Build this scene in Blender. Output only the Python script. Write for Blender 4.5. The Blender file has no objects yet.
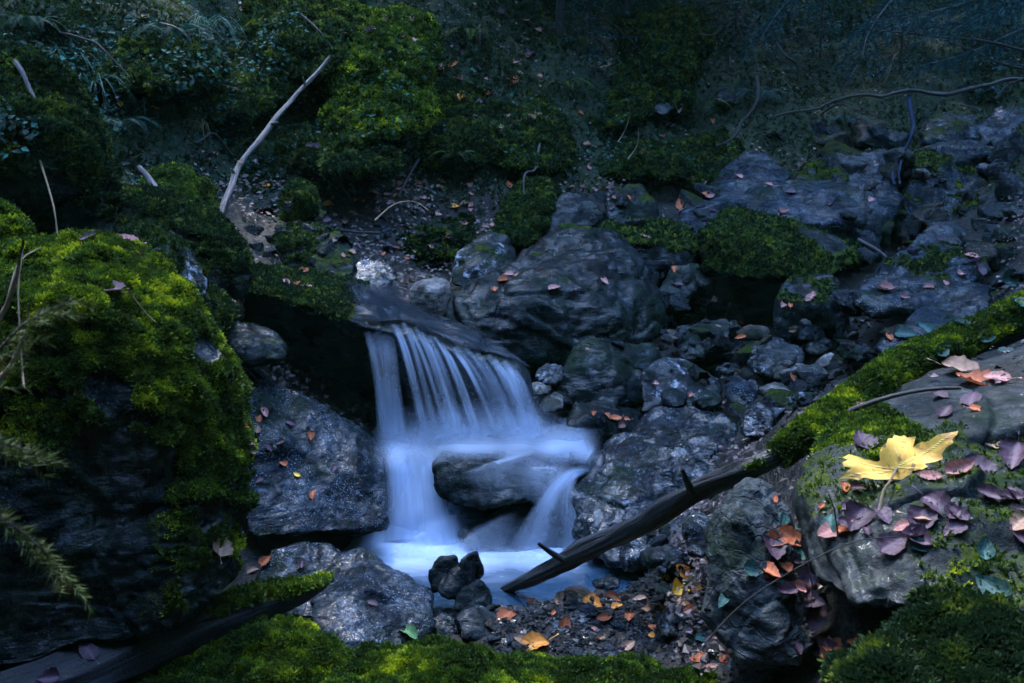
import bpy, bmesh, math, random
import numpy as np
from mathutils import Vector, Matrix, geometry
from mathutils.bvhtree import BVHTree

random.seed(7)
RNG = np.random.default_rng(11)
sc = bpy.context.scene
COL = sc.collection
R = math.radians

# ------------------------------------------------------------------ camera
CAM = Vector((0.0, 0.0, 1.3)); PITCH = R(12.0); FPX = 1024 * 35.0 / 36.0
cam_d = bpy.data.cameras.new('camera'); cam = bpy.data.objects.new('camera', cam_d); COL.objects.link(cam)
cam.location = CAM; cam.rotation_euler = (R(90) - PITCH, 0, 0)
cam_d.lens = 35; cam_d.sensor_width = 36; cam_d.clip_start = 0.05; cam_d.clip_end = 500
cam_d.dof.use_dof = True; cam_d.dof.focus_distance = 2.9; cam_d.dof.aperture_fstop = 13.0
sc.camera = cam
# ------------------------------------------------------------------ world, sun, exposure
SUN_EL, SUN_AZ = R(58), R(-15)          # azimuth measured from +Y (the back of the gorge) towards +X
wd = bpy.data.worlds.new('World'); sc.world = wd; wd.use_nodes = True
nt = wd.node_tree; nt.nodes.clear()
sky = nt.nodes.new('ShaderNodeTexSky'); sky.sky_type = 'NISHITA'; sky.sun_disc = False
sky.sun_elevation = SUN_EL; sky.sun_rotation = SUN_AZ; sky.air_density = 1.0; sky.dust_density = 0.4; sky.ozone_density = 5.0
bg = nt.nodes.new('ShaderNodeBackground'); bg.inputs['Strength'].default_value = 0.15
wo = nt.nodes.new('ShaderNodeOutputWorld')
nt.links.new(sky.outputs[0], bg.inputs[0]); nt.links.new(bg.outputs[0], wo.inputs[0])
sl = bpy.data.lights.new('sun', 'SUN'); sun = bpy.data.objects.new('sun', sl); COL.objects.link(sun)
sl.energy = 0.5; sl.angle = R(10); sl.color = (1.0, 0.97, 0.92)
sd = Vector((math.sin(SUN_AZ) * math.cos(SUN_EL), math.cos(SUN_AZ) * math.cos(SUN_EL), math.sin(SUN_EL)))
sun.rotation_euler = sd.to_track_quat('Z', 'Y').to_euler(); sun.location = (0, 0, 12)
sc.view_settings.view_transform = 'Standard'; sc.view_settings.look = 'None'
sc.view_settings.exposure = 4.7; sc.view_settings.gamma = 1.0
sc.cycles.use_denoising = True
sc.cycles.transparent_max_bounces = 40
sc.cycles.max_bounces = 6; sc.cycles.diffuse_bounces = 3; sc.cycles.glossy_bounces = 3
sc.cycles.sample_clamp_indirect = 4.0

# ------------------------------------------------------------------ helpers
CP, SP = math.cos(PITCH), math.sin(PITCH)
def ray(px, py):
    a = (px - 512.0) / FPX; b = (341.5 - py) / FPX
    return Vector((a, CP + b * SP, -SP + b * CP))
def P(px, py, Y):
    d = ray(px, py); return CAM + d * (Y / d.y)
def pz(px, py, z):
    d = ray(px, py); return CAM + d * ((z - CAM.z) / d.z)
def npx(co):
    """pixels of an (n,3) array"""
    d = co - np.array(CAM)
    yc = d[:, 1] * CP - d[:, 2] * SP; zc = d[:, 1] * SP + d[:, 2] * CP
    yc = np.maximum(yc, 1e-3)
    return 512 + FPX * d[:, 0] / yc, 341.5 - FPX * zc / yc, yc

_pt = RNG.permutation(256); _pt = np.concatenate([_pt, _pt, _pt])
_gr = RNG.normal(size=(256, 3)); _gr /= np.linalg.norm(_gr, axis=1)[:, None]
def perlin(p):
    p = np.asarray(p, float); i = np.floor(p).astype(int); f = p - i; i &= 255
    u = f * f * f * (f * (f * 6 - 15) + 10)
    r = 0
    for dx in (0, 1):
        wx = u[:, 0] if dx else 1 - u[:, 0]
        for dy in (0, 1):
            wy = u[:, 1] if dy else 1 - u[:, 1]
            for dz in (0, 1):
                wz = u[:, 2] if dz else 1 - u[:, 2]
                h = _pt[_pt[_pt[(i[:, 0] + dx) & 255] + ((i[:, 1] + dy) & 255)] + ((i[:, 2] + dz) & 255)] & 255
                g = _gr[h]
                r = r + wx * wy * wz * (g[:, 0] * (f[:, 0] - dx) + g[:, 1] * (f[:, 1] - dy) + g[:, 2] * (f[:, 2] - dz))
    return r * 1.5
def fbm(p, o=4, lac=2.07, gain=0.5):
    r = 0; a = 1; p = np.asarray(p, float)
    for k in range(o):
        r = r + a * perlin(p + 17.3 * k); p = p * lac; a *= gain
    return r
def ridged(p, o=3):
    r = 0; a = 1
    for k in range(o):
        r = r + a * (1 - 2 * np.abs(perlin(p + 9.1 * k))); p = p * 2.1; a *= 0.5
    return r
def facet(p, size, seed):
    """broken-rock relief: every cell of a jittered lattice is a tilted plane; returns height and distance to the cell's edge"""
    q = p / size + 0.37 * seed; b = np.floor(q).astype(int); n = len(q); d1 = np.full(n, 9.0); d2 = np.full(n, 9.0); val = np.zeros(n)
    for dx in (-1, 0, 1):
        for dy in (-1, 0, 1):
            for dz in (-1, 0, 1):
                c = b + np.array([dx, dy, dz]); h = _pt[_pt[_pt[c[:, 0] & 255] + (c[:, 1] & 255)] + (c[:, 2] & 255)] & 255
                off = q - (c + 0.5 + 0.42 * _gr[h]); dd = np.linalg.norm(off, axis=1); g = _gr[(h * 7 + 31) & 255]; vv = (off * g).sum(1) + 0.5 * g[:, 0]
                m = dd < d1; d2 = np.where(m, d1, np.minimum(d2, dd)); val = np.where(m, vv, val); d1 = np.minimum(d1, dd)
    return val, d2 - d1
def sstep(a, b, x):
    t = np.clip((x - a) / (b - a), 0, 1); return t * t * (3 - 2 * t)

def mesh_np(name, v, tris=None, quads=None, smooth=True, attrs=None):
    me = bpy.data.meshes.new(name)
    v = np.asarray(v, np.float32); faces = []
    nt_ = 0 if tris is None else len(tris); nq = 0 if quads is None else len(quads)
    li = np.concatenate([np.asarray(tris, np.int32).ravel() if nt_ else np.zeros(0, np.int32),
                         np.asarray(quads, np.int32).ravel() if nq else np.zeros(0, np.int32)])
    ls = np.concatenate([np.arange(nt_) * 3, nt_ * 3 + np.arange(nq) * 4]).astype(np.int32)
    me.vertices.add(len(v)); me.vertices.foreach_set('co', v.ravel())
    me.loops.add(len(li)); me.loops.foreach_set('vertex_index', li)
    me.polygons.add(len(ls)); me.polygons.foreach_set('loop_start', ls)
    me.polygons.foreach_set('use_smooth', np.full(len(ls), smooth))
    me.update(calc_edges=True); me.validate()
    for k, a in (attrs or {}).items():
        at = me.attributes.new(k, 'FLOAT', 'POINT'); at.data.foreach_set('value', np.asarray(a, np.float32))
    return me
def link(name, me, mat=None, parent=None, loc=None):
    o = bpy.data.objects.new(name, me); COL.objects.link(o)
    if mat is not None and not me.materials: me.materials.append(mat)
    if parent is not None: o.parent = parent
    if loc is not None: o.location = loc
    return o
def tag(o, label=None, cat=None, group=None, kind=None):
    if label: o['label'] = label
    if cat: o['category'] = cat
    if group: o['group'] = group
    if kind: o['kind'] = kind
    return o

# ------------------------------------------------------------------ materials
class NT:
    def __init__(s, name):
        s.m = bpy.data.materials.new(name); s.m.use_nodes = True; s.t = s.m.node_tree; s.t.nodes.clear()
        s.out = s.n('ShaderNodeOutputMaterial'); s.tc = s.n('ShaderNodeTexCoord')
    def n(s, k, **kw):
        x = s.t.nodes.new(k)
        for a, b in kw.items(): setattr(x, a, b)
        return x
    def set(s, sock, v):
        if hasattr(v, 'is_output'): s.t.links.new(v, sock)
        elif isinstance(v, tuple) and len(v) == 3 and sock.type == 'RGBA': sock.default_value = v + (1,)
        else: sock.default_value = v
    def noise(s, vec, scale, detail=4, rough=0.55, dist=0.0):
        x = s.n('ShaderNodeTexNoise'); s.set(x.inputs['Vector'], vec); x.inputs['Scale'].default_value = scale
        x.inputs['Detail'].default_value = detail; x.inputs['Roughness'].default_value = rough
        x.inputs['Distortion'].default_value = dist; return x.outputs['Fac']
    def vor(s, vec, scale, feat='F1', out='Distance'):
        x = s.n('ShaderNodeTexVoronoi', feature=feat); s.set(x.inputs['Vector'], vec); x.inputs['Scale'].default_value = scale
        return x.outputs[out]
    def mapr(s, v, a, b, c=0.0, d=1.0, smooth=True):
        x = s.n('ShaderNodeMapRange', interpolation_type='SMOOTHSTEP' if smooth else 'LINEAR'); s.set(x.inputs[0], v)
        for k, q in zip((1, 2, 3, 4), (a, b, c, d)): s.set(x.inputs[k], q)
        return x.outputs[0]
    def mix(s, f, a, b, mode='MIX'):
        x = s.n('ShaderNodeMix', data_type='RGBA', blend_type=mode); s.set(x.inputs[0], f); s.set(x.inputs[6], a); s.set(x.inputs[7], b)
        return x.outputs[2]
    def math(s, op, a, b=0.0):
        x = s.n('ShaderNodeMath', operation=op); s.set(x.inputs[0], a); s.set(x.inputs[1], b); return x.outputs[0]
    def attr(s, name):
        x = s.n('ShaderNodeAttribute'); x.attribute_name = name; return x.outputs['Fac']
    def map(s, vec, scale=(1, 1, 1), rot=(0, 0, 0)):
        x = s.n('ShaderNodeMapping'); s.set(x.inputs['Vector'], vec); x.inputs['Scale'].default_value = scale; x.inputs['Rotation'].default_value = rot
        return x.outputs[0]
    def bump(s, h, strength=0.5, dist=0.01, nrm=None):
        x = s.n('ShaderNodeBump'); x.inputs['Strength'].default_value = strength; x.inputs['Distance'].default_value = dist
        s.set(x.inputs['Height'], h)
        if nrm is not None: s.set(x.inputs['Normal'], nrm)
        return x.outputs[0]
    def bsdf(s, col, rough=0.6, spec=0.5, nrm=None, **kw):
        x = s.n('ShaderNodeBsdfPrincipled'); s.set(x.inputs['Base Color'], col); s.set(x.inputs['Roughness'], rough)
        s.set(x.inputs['Specular IOR Level'], spec)
        if nrm is not None: s.set(x.inputs['Normal'], nrm)
        for k, v in kw.items(): s.set(x.inputs[k.replace('_', ' ')], v)
        return x
    def done(s, sh): s.t.links.new(sh, s.out.inputs['Surface']); return s.m

MOSS_D, MOSS_L = (0.008, 0.020, 0.008), (0.05, 0.065, 0.007)
def rock_mat(name, dark, light, rough=(0.18, 0.5), strata=(3, 3, 16), rot=(0.5, 0.3, 0.2), lichen=0.25, lich_col=(0.14, 0.17, 0.21),
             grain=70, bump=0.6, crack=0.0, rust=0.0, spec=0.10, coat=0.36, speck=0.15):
    s = NT(name); oi = s.n('ShaderNodeObjectInfo')
    add = s.n('ShaderNodeVectorMath', operation='ADD'); s.set(add.inputs[0], s.tc.outputs['Object'])
    cmb = s.n('ShaderNodeCombineXYZ'); s.set(cmb.inputs[0], s.math('MULTIPLY', oi.outputs['Random'], 37.0)); s.set(cmb.inputs[1], s.math('MULTIPLY', oi.outputs['Random'], 11.0))
    s.set(add.inputs[1], cmb.outputs[0]); v = add.outputs[0]
    big = s.noise(v, 4.5, 5, 0.6); st = s.noise(s.map(v, strata, rot), 3.0, 6, 0.62, 0.4); gr = s.noise(v, grain, 3, 0.6)
    fine = s.noise(v, grain * 2.6, 2, 0.5)
    k = s.math('ADD', s.math('MULTIPLY', big, 0.55), s.math('MULTIPLY', st, 0.6))
    col = s.mix(s.mapr(k, 0.48, 0.72), dark, light)
    col = s.mix(s.mapr(gr, 0.45, 0.7, 0, 0.55), col, tuple(c * 0.35 for c in dark))
    alg = s.math('MULTIPLY', s.mapr(s.noise(v, 3.4, 5, 0.62), 0.50, 0.60), 0.8); col = s.mix(alg, col, (0.005, 0.012, 0.007))
    lm = s.math('MULTIPLY', s.mapr(s.noise(v, 9.0, 6, 0.7), 0.54, 0.64), s.mapr(s.noise(v, 34, 4, 0.65), 0.44, 0.62))
    col = s.mix(s.math('MULTIPLY', lm, lichen), col, lich_col)
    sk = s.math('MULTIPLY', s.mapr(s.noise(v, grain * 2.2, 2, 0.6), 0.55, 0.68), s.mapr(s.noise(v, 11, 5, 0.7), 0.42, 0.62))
    if speck: col = s.mix(s.math('MULTIPLY', sk, speck), col, (0.22, 0.29, 0.40))  # bluish flecks: mica and lichen grains plus painted wet sparkle
    if rust: col = s.mix(s.math('MULTIPLY', s.mapr(s.noise(v, 6, 4), 0.52, 0.68), rust), col, (0.12, 0.07, 0.035))
    h = s.math('ADD', s.math('MULTIPLY', st, 0.7), s.math('ADD', s.math('MULTIPLY', gr, 0.5), s.math('MULTIPLY', fine, 0.35)))
    if crack:
        wv = s.n('ShaderNodeVectorMath', operation='ADD'); s.set(wv.inputs[0], v)
        nn = s.n('ShaderNodeTexNoise'); s.set(nn.inputs['Vector'], v); nn.inputs['Scale'].default_value = 7; nn.inputs['Detail'].default_value = 4
        sc_ = s.n('ShaderNodeVectorMath', operation='SCALE'); s.set(sc_.inputs[0], nn.outputs['Color']); sc_.inputs['Scale'].default_value = 0.16
        s.set(wv.inputs[1], sc_.outputs[0])
        cr = s.mapr(s.vor(s.map(wv.outputs[0], (1, 1, 1.6), (0.4, 0.5, 0)), 10, 'DISTANCE_TO_EDGE'), 0.0, 0.035)
        col = s.mix(s.math('MULTIPLY', s.math('SUBTRACT', 1.0, cr), crack), col, (0.012, 0.014, 0.016))
        h = s.math('ADD', h, s.math('MULTIPLY', cr, 0.35))
    m = s.attr('moss'); mn = s.noise(v, 45, 4, 0.7)
    mc = s.mix(s.mapr(s.noise(v, 14, 4, 0.6), 0.35, 0.7), MOSS_D, MOSS_L)
    mm = s.mapr(s.math('ADD', m, s.math('MULTIPLY', s.math('SUBTRACT', mn, 0.5), 0.9)), 0.32, 0.58)
    col = s.mix(mm, col, mc)
    h = s.math('ADD', h, s.math('MULTIPLY', s.math('MULTIPLY', mm, mn), 1.4))
    dry = s.mapr(s.noise(v, 7, 5, 0.65), 0.40, 0.60); rg = s.math('ADD', s.mapr(s.noise(v, 16, 4, 0.6), 0.35, 0.68, rough[0], rough[1]), s.math('MULTIPLY', dry, 0.35)); rg = s.math('MAXIMUM', rg, s.math('MULTIPLY', mm, 0.9))
    sp = s.math('MULTIPLY', s.math('SUBTRACT', 1.0, s.math('MULTIPLY', mm, 0.9)), s.math('MULTIPLY', s.mapr(dry, 0, 1, 1, 0.35), spec))
    b_ = s.bsdf(col, rg, sp, s.bump(h, bump, 0.012)); s.set(b_.inputs['Coat Weight'], s.math('MULTIPLY', s.math('MULTIPLY', s.math('SUBTRACT', 1.0, mm), s.math('SUBTRACT', 1.0, dry)), coat)); s.set(b_.inputs['Coat Roughness'], 0.06); s.set(b_.inputs['Coat IOR'], 1.36); s.set(b_.inputs['Coat Normal'], s.bump(s.math('ADD', s.math('MULTIPLY', st, 0.8), s.noise(v, 22, 2, 0.5)), 0.75, 0.02))
    return s.done(b_.outputs[0])

M = {}
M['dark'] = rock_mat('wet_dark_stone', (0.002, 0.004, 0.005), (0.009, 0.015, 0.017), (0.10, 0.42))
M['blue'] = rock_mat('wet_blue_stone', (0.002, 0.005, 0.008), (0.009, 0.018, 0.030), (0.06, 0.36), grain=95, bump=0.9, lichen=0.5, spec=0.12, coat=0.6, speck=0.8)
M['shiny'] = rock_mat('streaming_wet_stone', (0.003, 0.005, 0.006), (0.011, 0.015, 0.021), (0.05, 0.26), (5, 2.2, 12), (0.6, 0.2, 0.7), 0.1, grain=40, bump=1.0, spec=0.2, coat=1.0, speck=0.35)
M['pale'] = rock_mat('pale_dry_stone', (0.05, 0.047, 0.045), (0.20, 0.185, 0.17), (0.45, 0.8), lichen=0.5, lich_col=(0.4, 0.4, 0.42), bump=0.8, coat=0.1)
M['crack'] = rock_mat('cracked_grey_stone', (0.018, 0.024, 0.026), (0.066, 0.075, 0.078), (0.45, 0.75), lichen=0.35, crack=0.7, bump=0.7, grain=60, coat=.1)
M['slab'] = rock_mat('smooth_grey_stone', (0.011, 0.015, 0.017), (0.036, 0.040, 0.041), (0.4, 0.7), (2, 2, 5), lichen=0.25, lich_col=(0.13, 0.14, 0.14), grain=120, bump=0.35, coat=.1)
M['rust'] = rock_mat('brown_wet_stone', (0.022, 0.018, 0.015), (0.085, 0.068, 0.055), (0.16, 0.5), lichen=0.2, rust=0.5)
M['lichen'] = rock_mat('lichened_stone', (0.006, 0.009, 0.010), (0.028, 0.035, 0.041), (0.2, 0.55), lichen=0.9, lich_col=(0.32, 0.36, 0.42), bump=0.8)

def moss_mat(name, dk, md, lt, trans=0.25):
    s = NT(name); t = s.attr('tint')
    c = s.mix(s.mapr(t, 0.0, 0.5, smooth=False), dk, md); c = s.mix(s.mapr(t, 0.5, 1.0, smooth=False), c, lt)
    b = s.bsdf(c, 0.75, 0.15)
    tr = s.n('ShaderNodeBsdfTranslucent'); s.set(tr.inputs[0], c)
    mx = s.n('ShaderNodeMixShader'); mx.inputs[0].default_value = trans
    s.t.links.new(b.outputs[0], mx.inputs[1]); s.t.links.new(tr.outputs[0], mx.inputs[2])
    return s.done(mx.outputs[0])
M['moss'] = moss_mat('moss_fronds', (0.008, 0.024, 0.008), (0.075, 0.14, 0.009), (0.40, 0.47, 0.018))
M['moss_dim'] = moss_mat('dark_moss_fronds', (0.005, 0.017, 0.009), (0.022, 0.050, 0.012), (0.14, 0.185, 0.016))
M['ivy'] = moss_mat('ground_leaves', (0.005, 0.02, 0.014), (0.010, 0.045, 0.034), (0.035, 0.15, 0.12), 0.3)
M['needle'] = moss_mat('spruce_needles', (0.012, 0.03, 0.012), (0.035, 0.06, 0.016), (0.10, 0.085, 0.03), 0.2)
M['bluneedle'] = moss_mat('dark_spruce_needles', (0.008, 0.03, 0.032), (0.014, 0.055, 0.06), (0.025, 0.085, 0.09), 0.2)
M['grass'] = moss_mat('grass_blades', (0.012, 0.05, 0.045), (0.03, 0.11, 0.10), (0.24, 0.20, 0.11), 0.3)

def bark_mat(name, dk, lt, rough=0.5, scale=(30, 30, 4), bump=0.8, mossy=True):
    s = NT(name); v = s.tc.outputs['Object']
    u = s.n('ShaderNodeAttribute'); u.attribute_name = 'along'; 
    cmb = s.n('ShaderNodeCombineXYZ'); s.set(cmb.inputs[0], s.attr('cx')); s.set(cmb.inputs[1], s.attr('cy')); s.set(cmb.inputs[2], s.attr('along'))
    f = s.noise(s.map(cmb.outputs[0], scale), 1.0, 6, 0.65, 0.6); g = s.noise(v, 120, 3)
    c = s.mix(s.mapr(f, 0.4, 0.66), dk, lt)
    h = s.math('ADD', f, s.math('MULTIPLY', g, 0.3))
    if mossy:
        m = s.mapr(s.math('ADD', s.attr('moss'), s.math('MULTIPLY', s.math('SUBTRACT', g, 0.5), 0.6)), 0.35, 0.6)
        c = s.mix(m, c, MOSS_L)
    return s.done(s.bsdf(c, rough, 0.25, s.bump(h, bump, 0.01)).outputs[0])
M['logdark'] = bark_mat('wet_black_wood', (0.008, 0.010, 0.012), (0.050, 0.054, 0.060), 0.32)
M['rotten'] = bark_mat('rotten_wet_bark', (0.004, 0.005, 0.007), (0.014, 0.018, 0.026), 0.6, (22, 22, 3), 1.0)
M['palestick'] = bark_mat('weathered_bare_wood', (0.06, 0.055, 0.055), (0.24, 0.21, 0.20), 0.6, (40, 40, 8))
M['twig'] = bark_mat('thin_twig_bark', (0.03, 0.03, 0.035), (0.11, 0.1, 0.105), 0.6)
M['bluetwig'] = bark_mat('wet_blue_twig', (0.008, 0.02, 0.05), (0.025, 0.05, 0.13), 0.25)
M['straw'] = bark_mat('dry_stem', (0.16, 0.12, 0.07), (0.34, 0.26, 0.17), 0.6)
M['trunk'] = bark_mat('spruce_trunk_bark', (0.012, 0.014, 0.014), (0.045, 0.045, 0.048), 0.8)

def leaf_mat(name, c1, c2, spots=0.0, rough=0.5):
    s = NT(name); oi = s.n('ShaderNodeObjectInfo'); v = s.tc.outputs['Object']
    n = s.noise(v, 40, 4, 0.6); e = s.attr('edge')
    c = s.mix(s.mapr(n, 0.35, 0.65), c1, c2)
    c = s.mix(s.math('MULTIPLY', e, 0.55), c, tuple(x * 0.45 for x in c2))
    vein = s.attr('vein'); c = s.mix(s.math('MULTIPLY', vein, 0.5), c, tuple(min(1, x * 1.7 + .02) for x in c1))
    if spots:
        c = s.mix(s.math('MULTIPLY', s.mapr(s.noise(v, 28, 3), 0.60, 0.72), spots), c, (0.10, 0.05, 0.05))
    hs = s.n('ShaderNodeHueSaturation'); s.set(hs.inputs['Color'], c); s.set(hs.inputs['Value'], s.mapr(oi.outputs['Random'], 0, 1, 0.7, 1.3, False))
    b = s.bsdf(hs.outputs[0], rough + 0.15, 0.22, s.bump(s.math('ADD', vein, n), 0.4, 0.002))
    tr = s.n('ShaderNodeBsdfTranslucent'); s.set(tr.inputs[0], hs.outputs[0])
    mx = s.n('ShaderNodeMixShader'); mx.inputs[0].default_value = 0.2
    s.t.links.new(b.outputs[0], mx.inputs[1]); s.t.links.new(tr.outputs[0], mx.inputs[2])
    return s.done(mx.outputs[0])
LEAF = {'pink': leaf_mat('pink_leaf', (0.40, 0.19, 0.17), (0.22, 0.095, 0.085)),
        'purple': leaf_mat('purple_leaf', (0.075, 0.040, 0.065), (0.034, 0.019, 0.03), rough=0.35),
        'rust': leaf_mat('rust_leaf', (0.42, 0.12, 0.045), (0.22, 0.06, 0.03)),
        'tan': leaf_mat('tan_leaf', (0.30, 0.19, 0.13), (0.18, 0.10, 0.065)),
        'orange': leaf_mat('orange_leaf', (0.72, 0.29, 0.04), (0.48, 0.15, 0.03)),
        'yellow': leaf_mat('yellow_leaf', (0.85, 0.52, 0.06), (0.65, 0.32, 0.04), 0.6),
        'green': leaf_mat('green_leaf', (0.10, 0.22, 0.08), (0.06, 0.15, 0.06)),
        'teal': leaf_mat('teal_leaf', (0.018, 0.075, 0.065), (0.01, 0.045, 0.042), rough=0.4)}

# ------------------------------------------------------------------ ground of the gorge (thin-plate spline through measured points)
def tps_fit(xy, z, lam=0.002):
    n = len(xy); d = np.linalg.norm(xy[:, None] - xy[None], axis=2)
    K = np.where(d > 0, d * d * np.log(d + 1e-12), 0) + lam * np.eye(n)
    Pm = np.c_[np.ones(n), xy]; A = np.block([[K, Pm], [Pm.T, np.zeros((3, 3))]])
    return np.linalg.solve(A, np.r_[z, 0, 0, 0])
def tps_eval(w, xy, q):
    out = np.zeros(len(q))
    for i in range(0, len(q), 20000):
        s = q[i:i + 20000]; d = np.linalg.norm(s[:, None] - xy[None], axis=2)
        out[i:i + 20000] = np.where(d > 0, d * d * np.log(d + 1e-12), 0) @ w[:-3] + w[-3] + s @ w[-2:]
    return out
GP = [(350, 560, 2.9), (500, 590, 2.8), (640, 580, 2.75), (440, 560, 3.0), (560, 560, 3.0), (570, 655, 2.18), (570, 625, 2.34), (560, 606, 2.46), (500, 640, 2.27), (640, 600, 2.45), (690, 655, 2.05), (690, 590, 2.42),
      (400, 745, 1.75), (600, 735, 1.75), (200, 750, 1.7), (850, 775, 1.4), (1050, 775, 1.3), (100, 620, 2.2), (0, 640, 1.9), (170, 350, 3.2), (230, 430, 3.1), (60, 270, 3.6),
      (450, 480, 3.5), (530, 470, 3.5), (400, 320, 3.9), (380, 295, 4.3), (340, 262, 4.5), (470, 262, 4.8), (330, 245, 4.6), (560, 225, 5.2), (420, 225, 5.0),
      (620, 480, 3.3), (700, 405, 3.82), (760, 350, 4.35), (850, 330, 4.45), (680, 275, 5.09), (800, 275, 5.09), (950, 300, 4.56), (900, 205, 6.15),
      (1000, 150, 6.57), (720, 200, 5.94), (250, 195, 4.9), (250, 100, 5.4), (250, 0, 6.1), (450, 160, 5.5), (450, 80, 6.0), (450, 0, 6.6),
      (600, 150, 6.0), (600, 70, 6.8), (600, 0, 7.4), (100, 150, 4.5), (100, 60, 4.9), (100, 0, 5.3), (-60, 60, 4.6), (-100, 0, 4.9), (750, 135, 6.7), (750, 65, 7.6),
      (750, 0, 8.3), (920, 90, 7.4), (920, 30, 7.9), (920, -40, 8.4), (1080, 60, 7.2), (-60, 250, 3.2), (820, 470, 2.2), (960, 380, 2.6), (1080, 330, 2.8), (780, 430, 2.6)]
pts = [tuple(P(*g)) for g in GP]
pts += [(0, 0, -.15), (0, 1, -.05), (-1, 0, .1), (1.2, 0, .1), (0, -2, -.5), (-2.2, 0, 1.2), (2.4, 0, 1.2), (-2, -2.5, 1), (2, -2.5, 1), (0, -5, -1.2), (-4, -5, 2.6), (4, -5, 2.6),
        (-3, 2.5, 2.3), (2.2, 2.0, 1.35), (3.4, 3.4, 1.9), (3.8, 5.5, 2.4), (-4.5, 2.5, 4.4), (5, 3, 3.8), (5.5, 6, 4.6), (-4.2, 5, 4.2), (-6, 0, 6), (6.5, 0, 6),
        (-3, 8, 5.6), (0, 8.8, 5.2), (3, 10, 5.2), (6, 9, 6), (-6, 7, 8), (0, 12, 8.4), (-7, 12, 11), (7, 13, 10), (9, 4, 9), (-9, 3, 10), (-8, -5, 7.5), (8, -5, 7.5)]
pts = np.array(pts, float)
TW = tps_fit(pts[:, :2], pts[:, 2])
def ground_base(q):
    z = tps_eval(TW, pts[:, :2], q)
    r = np.hypot(q[:, 0], q[:, 1] - 3.5); k = sstep(9, 14, r)      # far out: forested slopes rising round the gorge
    far = 0.72 * (r - 2.0) + 1.2 * perlin(np.c_[q * 0.12, np.zeros(len(q))]) * 2
    far = np.minimum(far, 13 + 3 * perlin(np.c_[q * 0.03, np.ones(len(q))]))
    z = z * (1 - k) + far * k
    return z + 9.5 * sstep(-0.9, -3.2, q[:, 1] + .2 * np.abs(q[:, 0])) * (1 - sstep(10, 30, -q[:, 1]))      # unseen wall added behind the viewer to block front sky light
def ground_z(q):
    q = np.asarray(q, float); z = ground_base(q)
    p = np.c_[q, np.zeros(len(q))]
    bank = sstep(0.85, 1.5, z)
    z = z + bank * (0.16 * fbm(p * 1.9, 3) + 0.07 * np.abs(perlin(p * 5.2 + 3)) + 0.03 * np.abs(perlin(p * 12)))
    z = z + (1 - bank) * (0.03 * fbm(p * 5, 3)) + 0.012 * fbm(p * 22, 2)
    return z
def axis(lo, hi, a, b, fine):
    c = [a]
    while c[-1] < b: c.append(c[-1] + fine)
    s = fine
    u = c[-1]; up = []
    while u < hi: s *= 1.25; u += min(s, 6); up.append(u)
    s = fine; u = a; dn = []
    while u > lo: s *= 1.25; u -= min(s, 6); dn.append(u)
    return np.array(dn[::-1] + c + up)
gx = axis(-42, 42, -3.6, 4.2, 0.03); gy = axis(-42, 48, 1.4, 8.6, 0.03)
X, Y_ = np.meshgrid(gx, gy); q = np.c_[X.ravel(), Y_.ravel()]; gz = ground_z(q)
# ground inside the pool always stays under the water sheet
def quad_grid(ny, nx):
    i = np.arange(ny * nx).reshape(ny, nx)
    return np.stack([i[:-1, :-1], i[:-1, 1:], i[1:, 1:], i[1:, :-1]], -1).reshape(-1, 4)
gnd_v = np.c_[q, gz]; gnd_q = quad_grid(len(gy), len(gx))
gn = np.zeros_like(gnd_v)
_a, _b, _c, _d = (gnd_v[gnd_q[:, k]] for k in range(4)); fnrm = np.cross(_c - _a, _d - _b); farea = np.linalg.norm(fnrm, axis=1) / 2; fnrm /= np.linalg.norm(fnrm, axis=1)[:, None]
vmoss = sstep(0.75, 1.25, gz)
s = NT('forest_soil'); v = s.tc.outputs['Object']
n1 = s.noise(v, 3.0, 5, 0.6); n2 = s.noise(v, 26, 5, 0.65); n3 = s.noise(v, 110, 3)
soil = s.mix(s.mapr(n2, 0.35, 0.68), (0.003, 0.004, 0.004), (0.014, 0.0125, 0.011))
moss_c = s.mix(s.mapr(n2, 0.38, 0.7), (0.005, 0.014, 0.009), (0.018, 0.034, 0.010))
mk = s.mapr(s.math('ADD', s.attr('moss'), s.math('SUBTRACT', n1, 0.5)), 0.3, 0.65)
M['soil'] = s.done(s.bsdf(s.mix(mk, soil, moss_c), s.mapr(mk, 0, 1, 0.45, 0.95), 0.3, s.bump(s.math('ADD', n2, s.math('MULTIPLY', n3, 0.4)), 0.9, 0.03)).outputs[0])
ground = tag(link('ground', mesh_np('ground', gnd_v, quads=gnd_q, attrs={'moss': vmoss}), M['soil']), kind='structure')

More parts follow.
